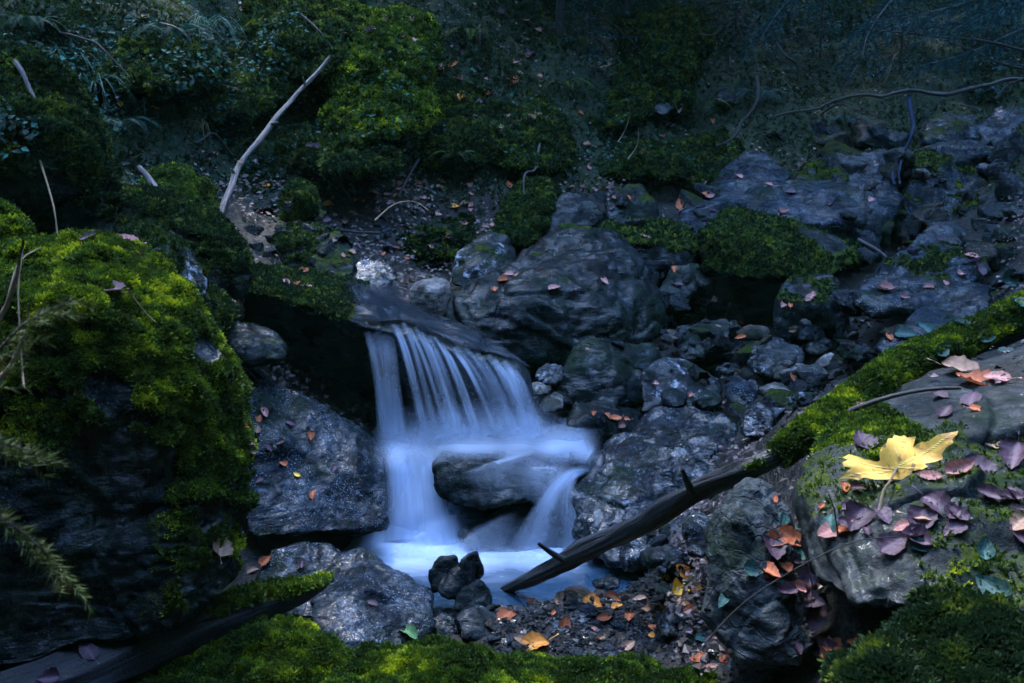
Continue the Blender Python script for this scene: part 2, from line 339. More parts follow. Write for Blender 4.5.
# ------------------------------------------------------------------ rocks
def smooth_np(v, e, it, lam=0.5):
    n = len(v); deg = np.bincount(e.ravel(), minlength=n)[:, None]
    for _ in range(it):
        acc = np.zeros_like(v)
        for k in range(3):
            acc[:, k] = np.bincount(e[:, 0], v[e[:, 1], k], n) + np.bincount(e[:, 1], v[e[:, 0], k], n)
        v = v + lam * (acc / np.maximum(deg, 1) - v)
    return v
def vnormals(v, f):
    n = np.zeros_like(v); fn = np.cross(v[f[:, 2]] - v[f[:, 0]], v[f[:, 3]] - v[f[:, 1]])
    for k in range(4):
        for c in range(3): n[:, c] += np.bincount(f[:, k], fn[:, c], len(v))
    return n / np.maximum(np.linalg.norm(n, axis=1), 1e-12)[:, None]
def hull_voxel(parts, vox):
    """voxel-remeshed union of convex hulls -> verts, quads, edges"""
    bm = bmesh.new()
    for pl in parts:
        b2 = bmesh.new()
        for p in pl: b2.verts.new(p)
        bmesh.ops.convex_hull(b2, input=b2.verts)
        t = bpy.data.meshes.new('t'); b2.to_mesh(t); b2.free(); bm.from_mesh(t); bpy.data.meshes.remove(t)
    for w in [w for w in bm.verts if not w.link_faces]: bm.verts.remove(w)
    bmesh.ops.recalc_face_normals(bm, faces=bm.faces)
    me = bpy.data.meshes.new('h'); bm.to_mesh(me); bm.free()
    o = bpy.data.objects.new('h', me); COL.objects.link(o)
    md = o.modifiers.new('r', 'REMESH'); md.mode = 'VOXEL'; md.voxel_size = vox
    ev = o.evaluated_get(bpy.context.evaluated_depsgraph_get()).to_mesh()
    v = np.empty(len(ev.vertices) * 3, np.float32); ev.vertices.foreach_get('co', v); v = v.reshape(-1, 3).astype(float)
    f = np.empty(len(ev.polygons) * 4, np.int32); ev.loops.foreach_get('vertex_index', f); f = f.reshape(-1, 4)
    e = np.empty(len(ev.edges) * 2, np.int32); ev.edges.foreach_get('vertices', e); e = e.reshape(-1, 2)
    o.to_mesh_clear(); bpy.data.objects.remove(o); bpy.data.meshes.remove(me)
    return v, f, e
ROCKS = []
def shape_rock(v, f, e, seed, smooth=3, amp=0.022, ledge=0.22, ldir=(0.25, -0.35, 0.9), lth=0.05, fine=0.0035, ridge=0.014, fac=0.07):
    off = np.array([seed * 3.17, seed * 1.71, seed * 0.93])
    v = smooth_np(v, e, max(1, int(smooth * .6))); n = vnormals(v, f)
    s = np.ptp(v, axis=0).mean(); p = v + off
    d = amp * s * fbm(p * (3.2 / s), 4) + ridge * s * (ridged(p * (2.6 / s) + 5, 3) - 0.7)
    L = np.array(ldir); L = L / np.linalg.norm(L)
    t = (p @ L) / lth + 1.5 * perlin(p * (2.5 / s) + 2) + 0.5 * perlin(p * (9 / s))
    cell = np.floor(t); fr = t - cell; hsh = np.modf(np.abs(np.sin(cell * 12.9898 + seed) * 43758.5))[0]
    d = d + ledge * lth * 0.45 * (hsh - 0.5) * sstep(0, 0.18, fr) * (1 - sstep(0.86, 1.0, fr)) - ledge * lth * 0.12 * (1 - sstep(0, 0.12, np.minimum(fr, 1 - fr)))
    if fac:
        for sz, am in ((s / 2.6, fac), (s / 6.5, fac * .5)):
            val, ed = facet(p + .06 * s * np.stack([perlin(p * (5 / s) + k) for k in range(3)], 1), sz, seed % 17)
            d = d + am * sz * val * sstep(0, .09, ed) - am * sz * .10 * (1 - sstep(0, .07, ed))
    d = d + fine * fbm(p * 28, 3)
    return v + n * d[:, None]
def rock(name, label, pts_, T=0.4, mat='dark', moss=None, group='rocks lying along the stream', cat='rock', sd=0, px=2.6, shrink=0.86, bare=(), mthick=0.018, mden=1.0,
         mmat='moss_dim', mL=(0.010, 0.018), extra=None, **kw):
    parts = pts_ if isinstance(pts_[0], list) else [pts_]
    hulls = []; Ys = []
    for pl in parts:
        cx = sum(p[0] for p in pl) / len(pl); cy = sum(p[1] for p in pl) / len(pl)
        h = [P(*p) for p in pl] + [P(cx + (p[0] - cx) * shrink, cy + (p[1] - cy) * shrink, p[2] + T) for p in pl]
        hulls.append(h); Ys += [p[2] for p in pl]
    vox = max(0.0045, px * (sum(Ys) / len(Ys)) / FPX)
    v, f, e = hull_voxel(hulls, vox)
    sd = sd or len(ROCKS) + 1
    v = shape_rock(v, f, e, sd, **kw); n = vnormals(v, f)
    m = np.zeros(len(v))
    if moss:
        am, lo, hi = moss
        m = am * sstep(lo, hi, n[:, 2] + 0.30 * fbm(v * 5 + sd, 3))
        if extra is not None: m = np.clip(m + extra(v, n), 0, 1)
        for (bx, by, bY, br) in bare:
            c = np.array(P(bx, by, bY)); m *= sstep(br * 0.75, br * 1.2, np.linalg.norm(v - c, axis=1) + 0.25 * br * perlin(v * 22))
        bl = np.abs(perlin(v * 9 + sd)) * 1.3 + 0.5 * np.abs(perlin(v * 21 + sd))
        v = v + n * (m * mthick * (0.35 + bl))[:, None]; n = vnormals(v, f)
    org = np.array([v[:, 0].mean(), v[:, 1].mean(), v[:, 2].min()])
    o = link(name, mesh_np(name, v - org, quads=f, attrs={'moss': m}), M[mat], loc=org)
    tag(o, label, cat, group)
    ROCKS.append(dict(o=o, v=v, f=f, n=n, m=m, org=org, den=mden, mat=mmat, L=mL, moss=bool(moss)))
    return o

def blades(pos, nrm, tint, L, W, per, spread=0.9, droop=0.0):
    """tufts of small leaf-shaped quads; returns verts, quads, tint"""
    n = len(pos); k = n * per
    p = np.repeat(pos, per, 0); N = np.repeat(nrm, per, 0); t = np.repeat(tint, per)
    rd = RNG.normal(size=(k, 3)); d = N + spread * rd; d[:, 2] -= droop; d /= np.linalg.norm(d, axis=1)[:, None]
    ln = np.repeat(RNG.uniform(L[0], L[1], n), per) * RNG.uniform(0.6, 1.15, k)
    side = np.cross(d, RNG.normal(size=(k, 3))); side /= np.linalg.norm(side, axis=1)[:, None]
    up = np.cross(side, d)
    w = (ln * W)[:, None]
    a = p - N * 0.002; tip = p + d * ln[:, None]; mid = p + d * (ln * 0.55)[:, None] + up * (ln * 0.08)[:, None]
    v = np.stack([a, mid + side * w, tip, mid - side * w], 1).reshape(-1, 3)
    q = np.arange(k * 4).reshape(-1, 4)
    tt = np.clip(np.repeat(t + RNG.normal(0, 0.09, k), 4), 0, 1)
    tt = tt + np.tile(np.array([-0.25, 0, 0.12, 0]), k)
    return v, q, np.clip(tt, 0, 1)
def sample_faces(v, f, w, count):
    w = np.maximum(w, 0); tot = w.sum()
    if tot <= 0 or count < 1: return None
    idx = RNG.choice(len(f), int(count), p=w / tot)
    u, t = RNG.random((2, int(count))); a, b, c, d = (v[f[idx, k]] for k in range(4))
    return idx, (a * (1 - u)[:, None] + b * u[:, None]) * (1 - t)[:, None] + (d * (1 - u)[:, None] + c * u[:, None]) * t[:, None]
def face_px(v, f, marg=120):
    """pixel area each face covers if seen, 0 when it is well outside the picture or faces away"""
    a, b, c, d = (v[f[:, k]] for k in range(4)); fn = np.cross(c - a, d - b); ar = np.linalg.norm(fn, axis=1) / 2
    fn = fn / np.maximum(np.linalg.norm(fn, axis=1), 1e-12)[:, None]
    ce = (a + b + c + d) / 4; X_, Yp, dep = npx(ce); vd = np.array(CAM) - ce; dist = np.linalg.norm(vd, axis=1)
    cs = (fn * vd).sum(1) / dist
    ok = (X_ > -marg) & (X_ < 1024 + marg) & (Yp > -marg) & (Yp < 683 + marg) & (dep > 0.3) & (cs > -0.25)
    return ar * (FPX / dist) ** 2 * np.clip(cs + 0.25, 0.12, 1) * ok, fn, ce

# ------------------------------------------------------------------ boulders and rocks (outline and depth of each one measured, then built in the round)
BIG = dict(group='boulders along the stream', cat='boulder')
HM = dict(mmat='moss', mL=(0.006, 0.013), fac=.08)
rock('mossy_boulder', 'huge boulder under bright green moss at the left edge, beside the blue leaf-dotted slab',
     [[(-60, 262, 2.45), (20, 240, 2.5), (70, 234, 2.5), (110, 238, 2.48), (146, 252, 2.4), (172, 285, 2.25), (186, 318, 2.15), (-60, 330, 1.9), (40, 292, 2.02), (90, 296, 2.0), (140, 330, 2.0),
       (185, 335, 2.08), (226, 362, 2.15), (240, 395, 2.12), (246, 450, 2.1), (246, 520, 2.05), (238, 575, 2.0), (180, 625, 1.85), (60, 660, 1.75), (-60, 680, 1.7), (200, 420, 1.98), (120, 400, 1.9)]],
     T=0.45, mat='dark', moss=(1.0, -0.35, 0.35), sd=3, smooth=6, amp=0.035, ledge=0.1, mthick=0.022, mden=1.5, bare=[(207, 346, 2.12, 0.045), (110, 390, 1.9, 0.05), (120, 470, 1.86, 0.09)],
     extra=lambda v, n: -0.55 * sstep(0.95, 0.55, v[:, 2]) * sstep(-0.6, -0.95, v[:, 0]) - 0.5 * sstep(0.95, 0.45, v[:, 2]) * (0.6 + 0.8 * np.abs(perlin(v * 3.3))), **HM, **BIG)
rock('mossy_boulder', 'tall dark boulder with a sloping mossy edge in the upper left corner',
     [(-60, 30, 3.7), (10, 52, 3.6), (45, 72, 3.55), (75, 105, 3.5), (98, 145, 3.45), (116, 190, 3.4), (112, 245, 3.3), (-60, 270, 3.1), (30, 165, 3.15), (-60, 120, 3.1), (70, 150, 3.25)],
     T=0.7, moss=(1.0, -0.25, 0.5), smooth=6, mthick=0.03, extra=lambda v, n: -0.25 * sstep(-1.6, -1.9, v[:, 0]), bare=[(30, 225, 3.13, .16)], mden=1.2, mmat='moss_dim', mL=(0.010, 0.022), **BIG)
rock('mossy_rock', 'small bright mossy hummock cut by the left edge above the huge mossy boulder',
     [(-40, 205, 2.75), (8, 212, 2.75), (22, 226, 2.72), (26, 250, 2.68), (18, 285, 2.6), (-40, 290, 2.55), (-10, 225, 2.66)], T=0.25, moss=(1, -.4, .2), smooth=6, mthick=0.03, mden=1.5, **HM)
rock('wet_rock', 'grey wet rock with pale streaks leaning behind the huge mossy boulder',
     [(118, 236, 3.0), (130, 228, 3.05), (150, 225, 3.08), (165, 231, 3.05), (188, 250, 2.98), (200, 270, 2.95), (204, 296, 2.9), (190, 325, 2.85), (120, 330, 2.8), (145, 246, 2.88), (178, 285, 2.8)],
     T=0.35, mat='lichen', moss=(0.7, 0.5, 1.0), smooth=4)
rock('mossy_rock', 'dark upright mossy block left of the stream, below the leaning pale stick',
     [(174, 206, 3.55), (191, 202, 3.65), (213, 212, 3.6), (233, 232, 3.5), (250, 258, 3.45), (253, 276, 3.4), (241, 305, 3.35), (220, 310, 3.3), (190, 300, 3.3), (172, 270, 3.35), (178, 225, 3.4), (205, 240, 3.35)],
     T=0.4, moss=(0.85, -0.1, 0.75), smooth=3)
rock('mossy_rock', 'little round rock capped in bright moss beside the short broken stick', [(146, 186, 3.95), (158, 173, 4.0), (172, 168, 4.02), (184, 172, 4.0), (193, 184, 3.95), (192, 205, 3.85), (148, 205, 3.8), (168, 182, 3.9)], T=0.22, moss=(1, -.4, .2), smooth=6, mden=1.4, mthick=.03, **HM)
rock('mossy_rock', 'dark stubby rock under the short broken stick', [(112, 205, 3.5), (122, 194, 3.55), (145, 190, 3.6), (166, 191, 3.6), (174, 206, 3.5), (176, 240, 3.4), (112, 245, 3.35), (135, 205, 3.42)], T=0.3, moss=(0.7, 0.0, 0.8))
rock('mossy_rock', 'low dark rock just right of the little moss-capped rock', [(178, 195, 4.25), (188, 181, 4.3), (204, 178, 4.3), (216, 192, 4.25), (218, 222, 4.1), (178, 222, 4.1)], T=0.25, moss=(0.8, -.1, .7))
rock('mossy_rock', 'egg-shaped mossy rock standing on the leaf litter right of the leaning pale stick', [(282, 205, 4.55), (288, 188, 4.6), (296, 181, 4.62), (306, 184, 4.6), (316, 200, 4.55), (318, 220, 4.5), (283, 222, 4.45), (298, 196, 4.48)], T=0.22, moss=(1, -.5, .3), smooth=5, mden=1.2)
rock('mossy_rock', 'broad mossy rock behind the lip of the waterfall, grey on its front', [(272, 240, 4.15), (285, 228, 4.3), (312, 226, 4.35), (338, 236, 4.3), (346, 252, 4.2), (330, 268, 4.05), (285, 268, 4.0), (300, 240, 4.08)], T=0.3, mat='lichen', moss=(0.9, 0.3, 0.75))
rock('wet_rock', 'dark angular rock beside the stream just above the lip ledge', [(310, 262, 4.0), (322, 240, 4.15), (338, 232, 4.2), (352, 254, 4.1), (356, 272, 4.02), (340, 285, 3.95), (315, 282, 3.95)], T=0.2, moss=(0.5, .2, .9), smooth=2)
rock('wet_rock', 'low wet rock at the left rim of the upper stream', [(345, 268, 4.2), (365, 258, 4.3), (392, 264, 4.3), (400, 278, 4.2), (385, 290, 4.1), (350, 284, 4.1)], T=0.2, mat='shiny', smooth=2)
rock('ledge_rock', 'mossy ledge rock whose slanting edge the waterfall drops over',
     [(241, 286, 3.45), (262, 269, 3.75), (300, 265, 3.95), (345, 279, 4.0), (385, 290, 4.0), (440, 320, 3.8), (505, 350, 3.62), (527, 372, 3.5), (275, 296, 3.42), (310, 306, 3.38), (358, 327, 3.36), (392, 331, 3.38), (450, 348, 3.4), (500, 366, 3.42),
      (242, 330, 3.47), (270, 378, 3.55), (330, 398, 3.6), (420, 425, 3.66), (520, 430, 3.62), (532, 400, 3.5)], T=0.2, shrink=0.95, moss=(0.8, -0.2, 0.6), smooth=2, amp=.015, ledge=.5, fine=.004, ridge=.008, fac=.07,
     extra=lambda v, n: -1.2 * sstep(-0.62, -0.45, v[:, 0]), mthick=.012, **BIG)
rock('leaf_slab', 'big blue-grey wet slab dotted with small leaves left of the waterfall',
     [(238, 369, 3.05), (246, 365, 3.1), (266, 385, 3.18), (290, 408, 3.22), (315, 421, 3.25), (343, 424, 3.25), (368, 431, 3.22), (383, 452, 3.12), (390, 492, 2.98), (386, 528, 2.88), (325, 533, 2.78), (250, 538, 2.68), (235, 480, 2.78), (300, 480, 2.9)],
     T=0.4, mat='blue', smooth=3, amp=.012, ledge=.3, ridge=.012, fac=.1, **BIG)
rock('wet_rock', 'flat dark wet rock wedged above the blue leaf-dotted slab', [(198, 325, 3.05), (212, 318, 3.15), (240, 322, 3.2), (270, 331, 3.2), (286, 344, 3.12), (283, 360, 3.05), (250, 368, 2.98), (215, 352, 2.9)], T=0.2, mat='dark', moss=(.4, .6, 1), smooth=3)
rock('wet_rock', 'rounded dark rock in the gap behind the huge mossy boulder', [(176, 305, 2.9), (190, 294, 3.0), (210, 290, 3.05), (230, 306, 3.0), (238, 322, 2.95), (225, 335, 2.88), (185, 330, 2.8)], T=0.2, moss=(.8, .1, .8), smooth=4)
rock('wet_rock', 'two-humped bluish wet rock at the bottom, left of the pool',
     [[(258, 580, 2.5), (275, 553, 2.6), (300, 545, 2.65), (330, 547, 2.64), (352, 570, 2.55), (345, 620, 2.4), (270, 615, 2.38)],
      [(312, 578, 2.44), (336, 556, 2.55), (360, 551, 2.58), (382, 565, 2.54), (408, 583, 2.46), (430, 595, 2.4), (435, 622, 2.32), (415, 655, 2.2), (340, 660, 2.12), (312, 620, 2.22), (370, 585, 2.36)]], T=0.35, mat='blue', smooth=3, amp=.025, **BIG)
rock('standing_stone', 'tilted dark stone standing at the pool edge, leaning right', [(436, 583, 2.44), (468, 553, 2.48), (478, 551, 2.5), (484, 574, 2.5), (472, 592, 2.45), (450, 600, 2.4), (440, 598, 2.4)], T=0.07, mat='dark', smooth=1, ridge=.01, amp=.02, group='stones at the pool edge', cat='stone')
rock('standing_stone', 'rounded dark stone half hidden behind the tilted standing stone', [(428, 572, 2.52), (441, 556, 2.55), (456, 554, 2.55), (462, 566, 2.54), (450, 592, 2.5), (431, 592, 2.5)], T=0.08, mat='dark', smooth=3, group='stones at the pool edge', cat='stone')
rock('standing_stone', 'blocky grey stone propping up the tilted standing stone from below', [(455, 592, 2.42), (478, 579, 2.46), (490, 590, 2.45), (493, 608, 2.42), (470, 616, 2.38), (455, 610, 2.38)], T=0.1, mat='dark', smooth=2, group='stones at the pool edge', cat='stone')
rock('pale_stone', 'pale flat-topped stone in front of the tilted standing stone', [(456, 617, 2.34), (476, 605, 2.4), (498, 613, 2.42), (508, 628, 2.36), (490, 645, 2.28), (462, 638, 2.28), (480, 622, 2.32)], T=0.1, mat='lichen', smooth=1, ridge=.01, group='stones at the pool edge', cat='stone')
rock('wet_rock', 'small dark stone between the two-humped rock and the pale stone', [(428, 625, 2.34), (440, 612, 2.38), (456, 616, 2.38), (460, 632, 2.32), (440, 642, 2.27)], T=0.08, mat='dark', smooth=2, group='stones at the pool edge', cat='stone')
rock('midstream_rock', 'dark smooth rock in the middle of the cascade with water around it',
     [(433, 474, 3.06), (436, 460, 3.12), (444, 453, 3.18), (471, 449, 3.24), (504, 451, 3.26), (548, 463, 3.22), (566, 474, 3.16), (545, 495, 3.02), (515, 503, 2.98), (490, 508, 2.98), (455, 503, 3.0), (440, 494, 3.02), (470, 463, 3.08), (530, 475, 3.06)], T=0.22, mat='dark', smooth=5, amp=.02, ledge=.15, fac=.1, **BIG)
rock('midstream_rock', 'low wet rock under the middle rock where the right chute lands', [(458, 534, 2.97), (480, 522, 3.02), (515, 503, 3.06), (545, 508, 3.08), (570, 525, 3.04), (575, 548, 2.96), (520, 552, 2.92), (470, 548, 2.92)], T=0.2, mat='dark', smooth=4, amp=.02, ledge=.15, **BIG)
rock('glistening_rock', 'large glistening wet boulder right of the pool, behind the fallen dark branch',
     [(570, 490, 3.05), (596, 468, 3.18), (624, 433, 3.38), (656, 411, 3.5), (690, 405, 3.55), (718, 411, 3.5), (737, 428, 3.38), (737, 452, 3.2), (722, 505, 2.85), (680, 560, 2.68), (610, 565, 2.75), (576, 535, 2.92), (640, 470, 3.05), (690, 460, 3.05)],
     T=0.35, mat='shiny', smooth=3, amp=.03, ridge=.03, ledge=.6, ldir=(.5, -.5, .6), lth=.04, **BIG)
rock('leaf_rock', 'dark block with rust-coloured leaves on top at the right edge of the falls', [(565, 424, 3.4), (573, 404, 3.5), (596, 400, 3.56), (640, 411, 3.6), (640, 430, 3.5), (622, 440, 3.42), (598, 467, 3.36), (576, 468, 3.36), (569, 447, 3.36), (600, 420, 3.38)], T=0.25, mat='dark', smooth=1, ridge=.015, amp=.02)
rock('wet_rock', 'square-shouldered dark rock right of the waterfall lip', [(553, 402, 3.62), (558, 376, 3.68), (573, 355, 3.78), (577, 343, 3.85), (607, 338, 3.92), (650, 347, 3.95), (664, 362, 3.9), (644, 402, 3.68), (612, 408, 3.62), (580, 408, 3.6), (600, 362, 3.72)], T=0.3, mat='dark', moss=(.35, .5, 1), smooth=2)
rock('wet_rock', 'wedge-shaped dark rock between the square-shouldered rock and the scree', [(642, 372, 3.72), (664, 357, 3.82), (685, 361, 3.85), (719, 380, 3.8), (722, 392, 3.74), (692, 404, 3.62), (642, 412, 3.58), (672, 375, 3.72)], T=0.25, mat='lichen', smooth=1)
rock('bank_boulder', 'largest dark boulder behind the waterfall, ridged and mossy at its peak',
     [(449, 298, 4.0), (480, 285, 4.12), (529, 255, 4.4), (563, 233, 4.58), (586, 228, 4.62), (610, 233, 4.58), (633, 253, 4.48), (653, 279, 4.36), (661, 306, 4.24), (656, 332, 4.12), (640, 345, 4.02), (600, 362, 3.9), (520, 362, 3.84), (470, 338, 3.86), (592, 305, 3.92), (604, 258, 4.2), (500, 305, 3.92)],
     T=0.5, mat='dark', moss=(0.7, 0.95, 1.25), smooth=2, amp=.02, ridge=.025, ledge=.7, ldir=(.35, -.4, .85), lth=.07, extra=lambda v, n: 0.6 * sstep(.84, .94, v[:, 2]) * sstep(.1, .6, n[:, 2]), **BIG)
rock('pale_topped_stone', 'rounded stone with a pale dry top sitting in the stream above the lip', [(408, 292, 3.9), (415, 282, 3.94), (432, 277, 3.97), (445, 278, 3.97), (452, 285, 3.95), (452, 298, 3.92), (446, 316, 3.86), (428, 322, 3.82), (410, 308, 3.85), (430, 290, 3.84)], T=0.14, mat='pale', smooth=3, amp=.03)
rock('lichened_rock', 'rock whitened with lichen behind the pale-topped stone', [(450, 284, 4.25), (455, 258, 4.4), (474, 240, 4.55), (492, 234, 4.6), (508, 236, 4.6), (517, 253, 4.52), (515, 280, 4.35), (482, 296, 4.2), (480, 262, 4.3)], T=0.3, mat='lichen', smooth=2, moss=(.5, .85, 1.1))
rock('wet_rock', 'dark stone in the shade between the pale-topped stone and the lichened rock', [(440, 300, 4.0), (452, 290, 4.05), (470, 294, 4.05), (480, 312, 3.98), (470, 330, 3.92), (446, 326, 3.9)], T=0.15, mat='dark', smooth=2)
rock('upright_slab', 'smooth upright slab with a pale edge on the bank foot above the largest dark boulder', [(540, 246, 4.9), (548, 215, 5.0), (561, 193, 5.1), (579, 190, 5.12), (600, 208, 5.05), (603, 222, 5.0), (568, 240, 4.9), (572, 212, 4.98)], T=0.18, mat='dark', smooth=1, ridge=.005, amp=.01)
rock('mossy_rock', 'mossy hump left of the smooth upright slab', [(498, 240, 4.9), (505, 205, 5.1), (525, 184, 5.25), (546, 182, 5.25), (560, 195, 5.15), (548, 225, 5.0), (530, 250, 4.85)], T=0.35, moss=(1, -.3, .5), smooth=4, mden=1.2, mthick=.03)
rock('wet_rock', 'dark arched rock at the bank foot right of the smooth upright slab', [(604, 205, 5.2), (625, 187, 5.35), (640, 186, 5.38), (657, 204, 5.3), (660, 225, 5.2), (608, 226, 5.1), (632, 200, 5.2)], T=0.3, moss=(.5, .4, 1), smooth=3)
rock('flat_rock', 'flat mossy-topped rock right of the largest boulder, a pink leaf on it', [(598, 228, 5.0), (632, 222, 5.1), (680, 226, 5.1), (700, 240, 4.95), (701, 252, 4.85), (690, 278, 4.7), (625, 278, 4.7), (610, 240, 4.78), (655, 246, 4.72)], T=0.35, moss=(1, .45, .9), smooth=2, mat='dark')
rock('leaf_rock', 'dark rock with a purple leaf, in the hollow right of the largest boulder', [(657, 294, 4.45), (673, 268, 4.55), (700, 265, 4.6), (706, 282, 4.55), (685, 300, 4.45), (665, 312, 4.4)], T=0.25, mat='dark', moss=(.4, .5, 1), smooth=2)
rock('blue_slab', 'blue wet slab tilted diagonally up the right bank', [(748, 152, 6.1), (766, 150, 6.1), (792, 178, 5.75), (742, 192, 5.5), (703, 245, 5.0), (672, 228, 5.05), (694, 197, 5.45), (725, 167, 5.9), (715, 205, 5.2)], T=0.35, mat='blue', smooth=1, amp=.015, ledge=.4, **BIG)
rock('flat_slab', 'long flat slab with pink leaves lying across the right bank', [(730, 200, 5.35), (760, 181, 5.6), (792, 187, 5.6), (842, 192, 5.55), (895, 184, 5.5), (905, 199, 5.35), (880, 215, 5.15), (842, 221, 5.05), (792, 222, 5.02), (762, 213, 5.1), (880, 245, 5.1), (780, 245, 5.05)], T=0.3, mat='blue', moss=(.35, .8, 1.1), smooth=1, amp=.02, **BIG)
rock('mossy_boulder', 'broad green-black boulder with mossy face over a dark hollow, right of centre', [(702, 236, 4.7), (726, 211, 4.9), (756, 212, 4.95), (792, 229, 4.9), (842, 240, 4.85), (862, 256, 4.75), (858, 266, 4.65), (820, 281, 4.5), (752, 281, 4.45), (706, 272, 4.55), (745, 235, 4.62)], T=0.45, moss=(.85, -.25, .6), smooth=2, bare=[(820, 248, 4.8, .13)], **BIG)
rock('cube_rock', 'cube-shaped dark rock with a flat mossy top and one pink leaf', [(774, 299, 4.2), (784, 284, 4.35), (806, 276, 4.45), (838, 279, 4.45), (840, 300, 4.25), (836, 329, 4.2), (790, 345, 4.1), (773, 333, 4.15), (820, 306, 4.14), (792, 304, 4.12)], T=0.3, mat='dark', moss=(.75, .8, 1.05), smooth=1, amp=.015, ridge=.01)
rock('leaf_slab', 'wide blue slab with brown-mossy back and pink leaves on the right', [(853, 302, 4.05), (880, 267, 4.5), (910, 250, 4.75), (942, 245, 4.8), (985, 252, 4.7), (988, 272, 4.45), (948, 292, 4.1), (902, 306, 3.98), (870, 320, 4.0), (940, 310, 4.0)], T=0.3, mat='blue', moss=(.8, .8, 1.05), smooth=1, amp=.02, extra=lambda v, n: -1.0 * sstep(4.35, 4.15, v[:, 1]), **BIG)
rock('wet_rock', 'blue-topped rock behind the wide blue slab', [(908, 246, 5.0), (932, 224, 5.2), (956, 223, 5.2), (972, 234, 5.15), (1012, 243, 5.1), (1000, 270, 4.9), (920, 262, 4.85)], T=0.3, mat='blue', smooth=2)
rock('sloping_slab', 'blue slab sloping down towards the mossy log on the right', [(876, 350, 3.6), (917, 309, 3.9), (966, 282, 4.15), (995, 284, 4.1), (985, 320, 3.8), (940, 345, 3.55), (900, 362, 3.5)], T=0.3, mat='blue', smooth=1, amp=.02)
rock('mossy_rock', 'mossy boulder with blue wet flank at the foot of the hanging blue twig', [(898, 162, 5.8), (932, 148, 6.0), (960, 155, 6.0), (990, 174, 5.9), (1002, 193, 5.7), (975, 205, 5.5), (985, 235, 5.4), (905, 235, 5.35), (908, 180, 5.5), (945, 172, 5.6)], T=0.4, mat='blue', moss=(.9, .5, .9), smooth=3, **BIG)
rock('wet_rock', 'blue-grey rock cut by the right edge below the top right corner', [(955, 155, 6.0), (978, 143, 6.2), (1030, 146, 6.2), (1080, 150, 6.1), (1080, 190, 5.8), (1000, 190, 5.7), (985, 170, 5.75)], T=0.4, mat='blue', smooth=2, **BIG)
rock('wet_rock', 'round dark rock in the shade right of the hanging blue twig', [(917, 133, 6.7), (930, 120, 6.8), (954, 112, 6.9), (978, 117, 6.8), (980, 140, 6.6), (925, 145, 6.5)], T=0.4, mat='blue', moss=(.5, .6, 1), smooth=3)
rock('wet_rock', 'second round dark rock in the shade at the far right edge', [(975, 128, 6.7), (998, 109, 6.9), (1040, 107, 6.9), (1050, 140, 6.6), (985, 145, 6.5)], T=0.4, mat='blue', moss=(.4, .6, 1), smooth=3)
rock('wet_rock', 'dim long rock above the long flat slab, left of the hanging blue twig', [(838, 170, 6.2), (850, 156, 6.35), (886, 149, 6.4), (890, 168, 6.25), (880, 186, 6.05), (838, 186, 6.0)], T=0.35, mat='blue', smooth=2)
rock('wet_rock', 'dim mossy rock behind the middle of the long flat slab', [(792, 180, 6.0), (811, 163, 6.2), (838, 158, 6.2), (850, 176, 6.1), (846, 192, 5.9), (796, 192, 5.9)], T=0.35, mat='dark', moss=(.6, .3, .9), smooth=2)
rock('right_slab', 'smooth grey slab strewn with purple leaves at the right edge, behind the yellow maple leaf',
     [(806, 470, 1.84), (822, 440, 2.0), (858, 410, 2.15), (910, 386, 2.28), (965, 363, 2.38), (1030, 343, 2.45), (1130, 318, 2.5), (1130, 415, 1.88), (1024, 424, 1.84), (950, 440, 1.8), (880, 462, 1.76), (830, 485, 1.74)],
     T=0.3, mat='slab', moss=(.95, .55, .95), smooth=3, amp=.010, ledge=.25, ridge=.008, fine=.003, fac=.05, extra=lambda v, n: -1.2 * sstep(.74, .9, v[:, 0]), mthick=.010, mmat='moss', mL=(.006, .012), **BIG)
rock('right_slab', 'rough lower slab under the yellow maple leaf at the right edge',
     [(800, 492, 1.78), (812, 462, 1.86), (860, 455, 1.82), (930, 436, 1.84), (1024, 415, 1.88), (1130, 405, 1.9), (1130, 530, 1.45), (1000, 530, 1.5), (920, 545, 1.52), (850, 545, 1.55), (810, 520, 1.66), (812, 575, 1.57), (860, 605, 1.44), (1000, 614, 1.33), (1130, 614, 1.30)],
     T=0.3, mat='slab', moss=(.45, .3, 1.0), smooth=2, amp=.022, ledge=.6, ridge=.02, lth=.03, mmat='moss', mL=(.006, .012), mthick=.008, **BIG)
rock('cracked_rock', 'pale grey rock with a cracked face, upright below the fallen dark branch',
     [(711, 524, 1.84), (726, 496, 1.9), (748, 478, 1.95), (770, 490, 1.94), (790, 512, 1.9), (780, 550, 1.84), (790, 590, 1.76), (814, 645, 1.66), (800, 668, 1.62), (744, 660, 1.66), (711, 620, 1.74), (706, 565, 1.78), (738, 520, 1.78), (748, 590, 1.70)],
     T=0.22, mat='crack', smooth=1, amp=.02, ridge=.02, ledge=.5, lth=.035, **BIG)
rock('mossy_mound', 'shaggy moss-covered rock in the bottom right corner',
     [[(852, 684, 1.23), (880, 656, 1.29), (905, 638, 1.33), (930, 616, 1.38), (955, 614, 1.38), (985, 656, 1.29), (990, 736, 1.13), (860, 736, 1.13)],
      [(925, 608, 1.43), (950, 600, 1.43), (985, 616, 1.37), (1030, 648, 1.27), (1090, 686, 1.18), (1090, 746, 1.08), (960, 736, 1.13)]],
     T=0.2, mat='dark', moss=(1, -.5, .2), smooth=5, mthick=.03, mden=1.8, mmat='moss_dim', fac=.05, mL=(.009, .018), cat='boulder', group='boulders along the stream')
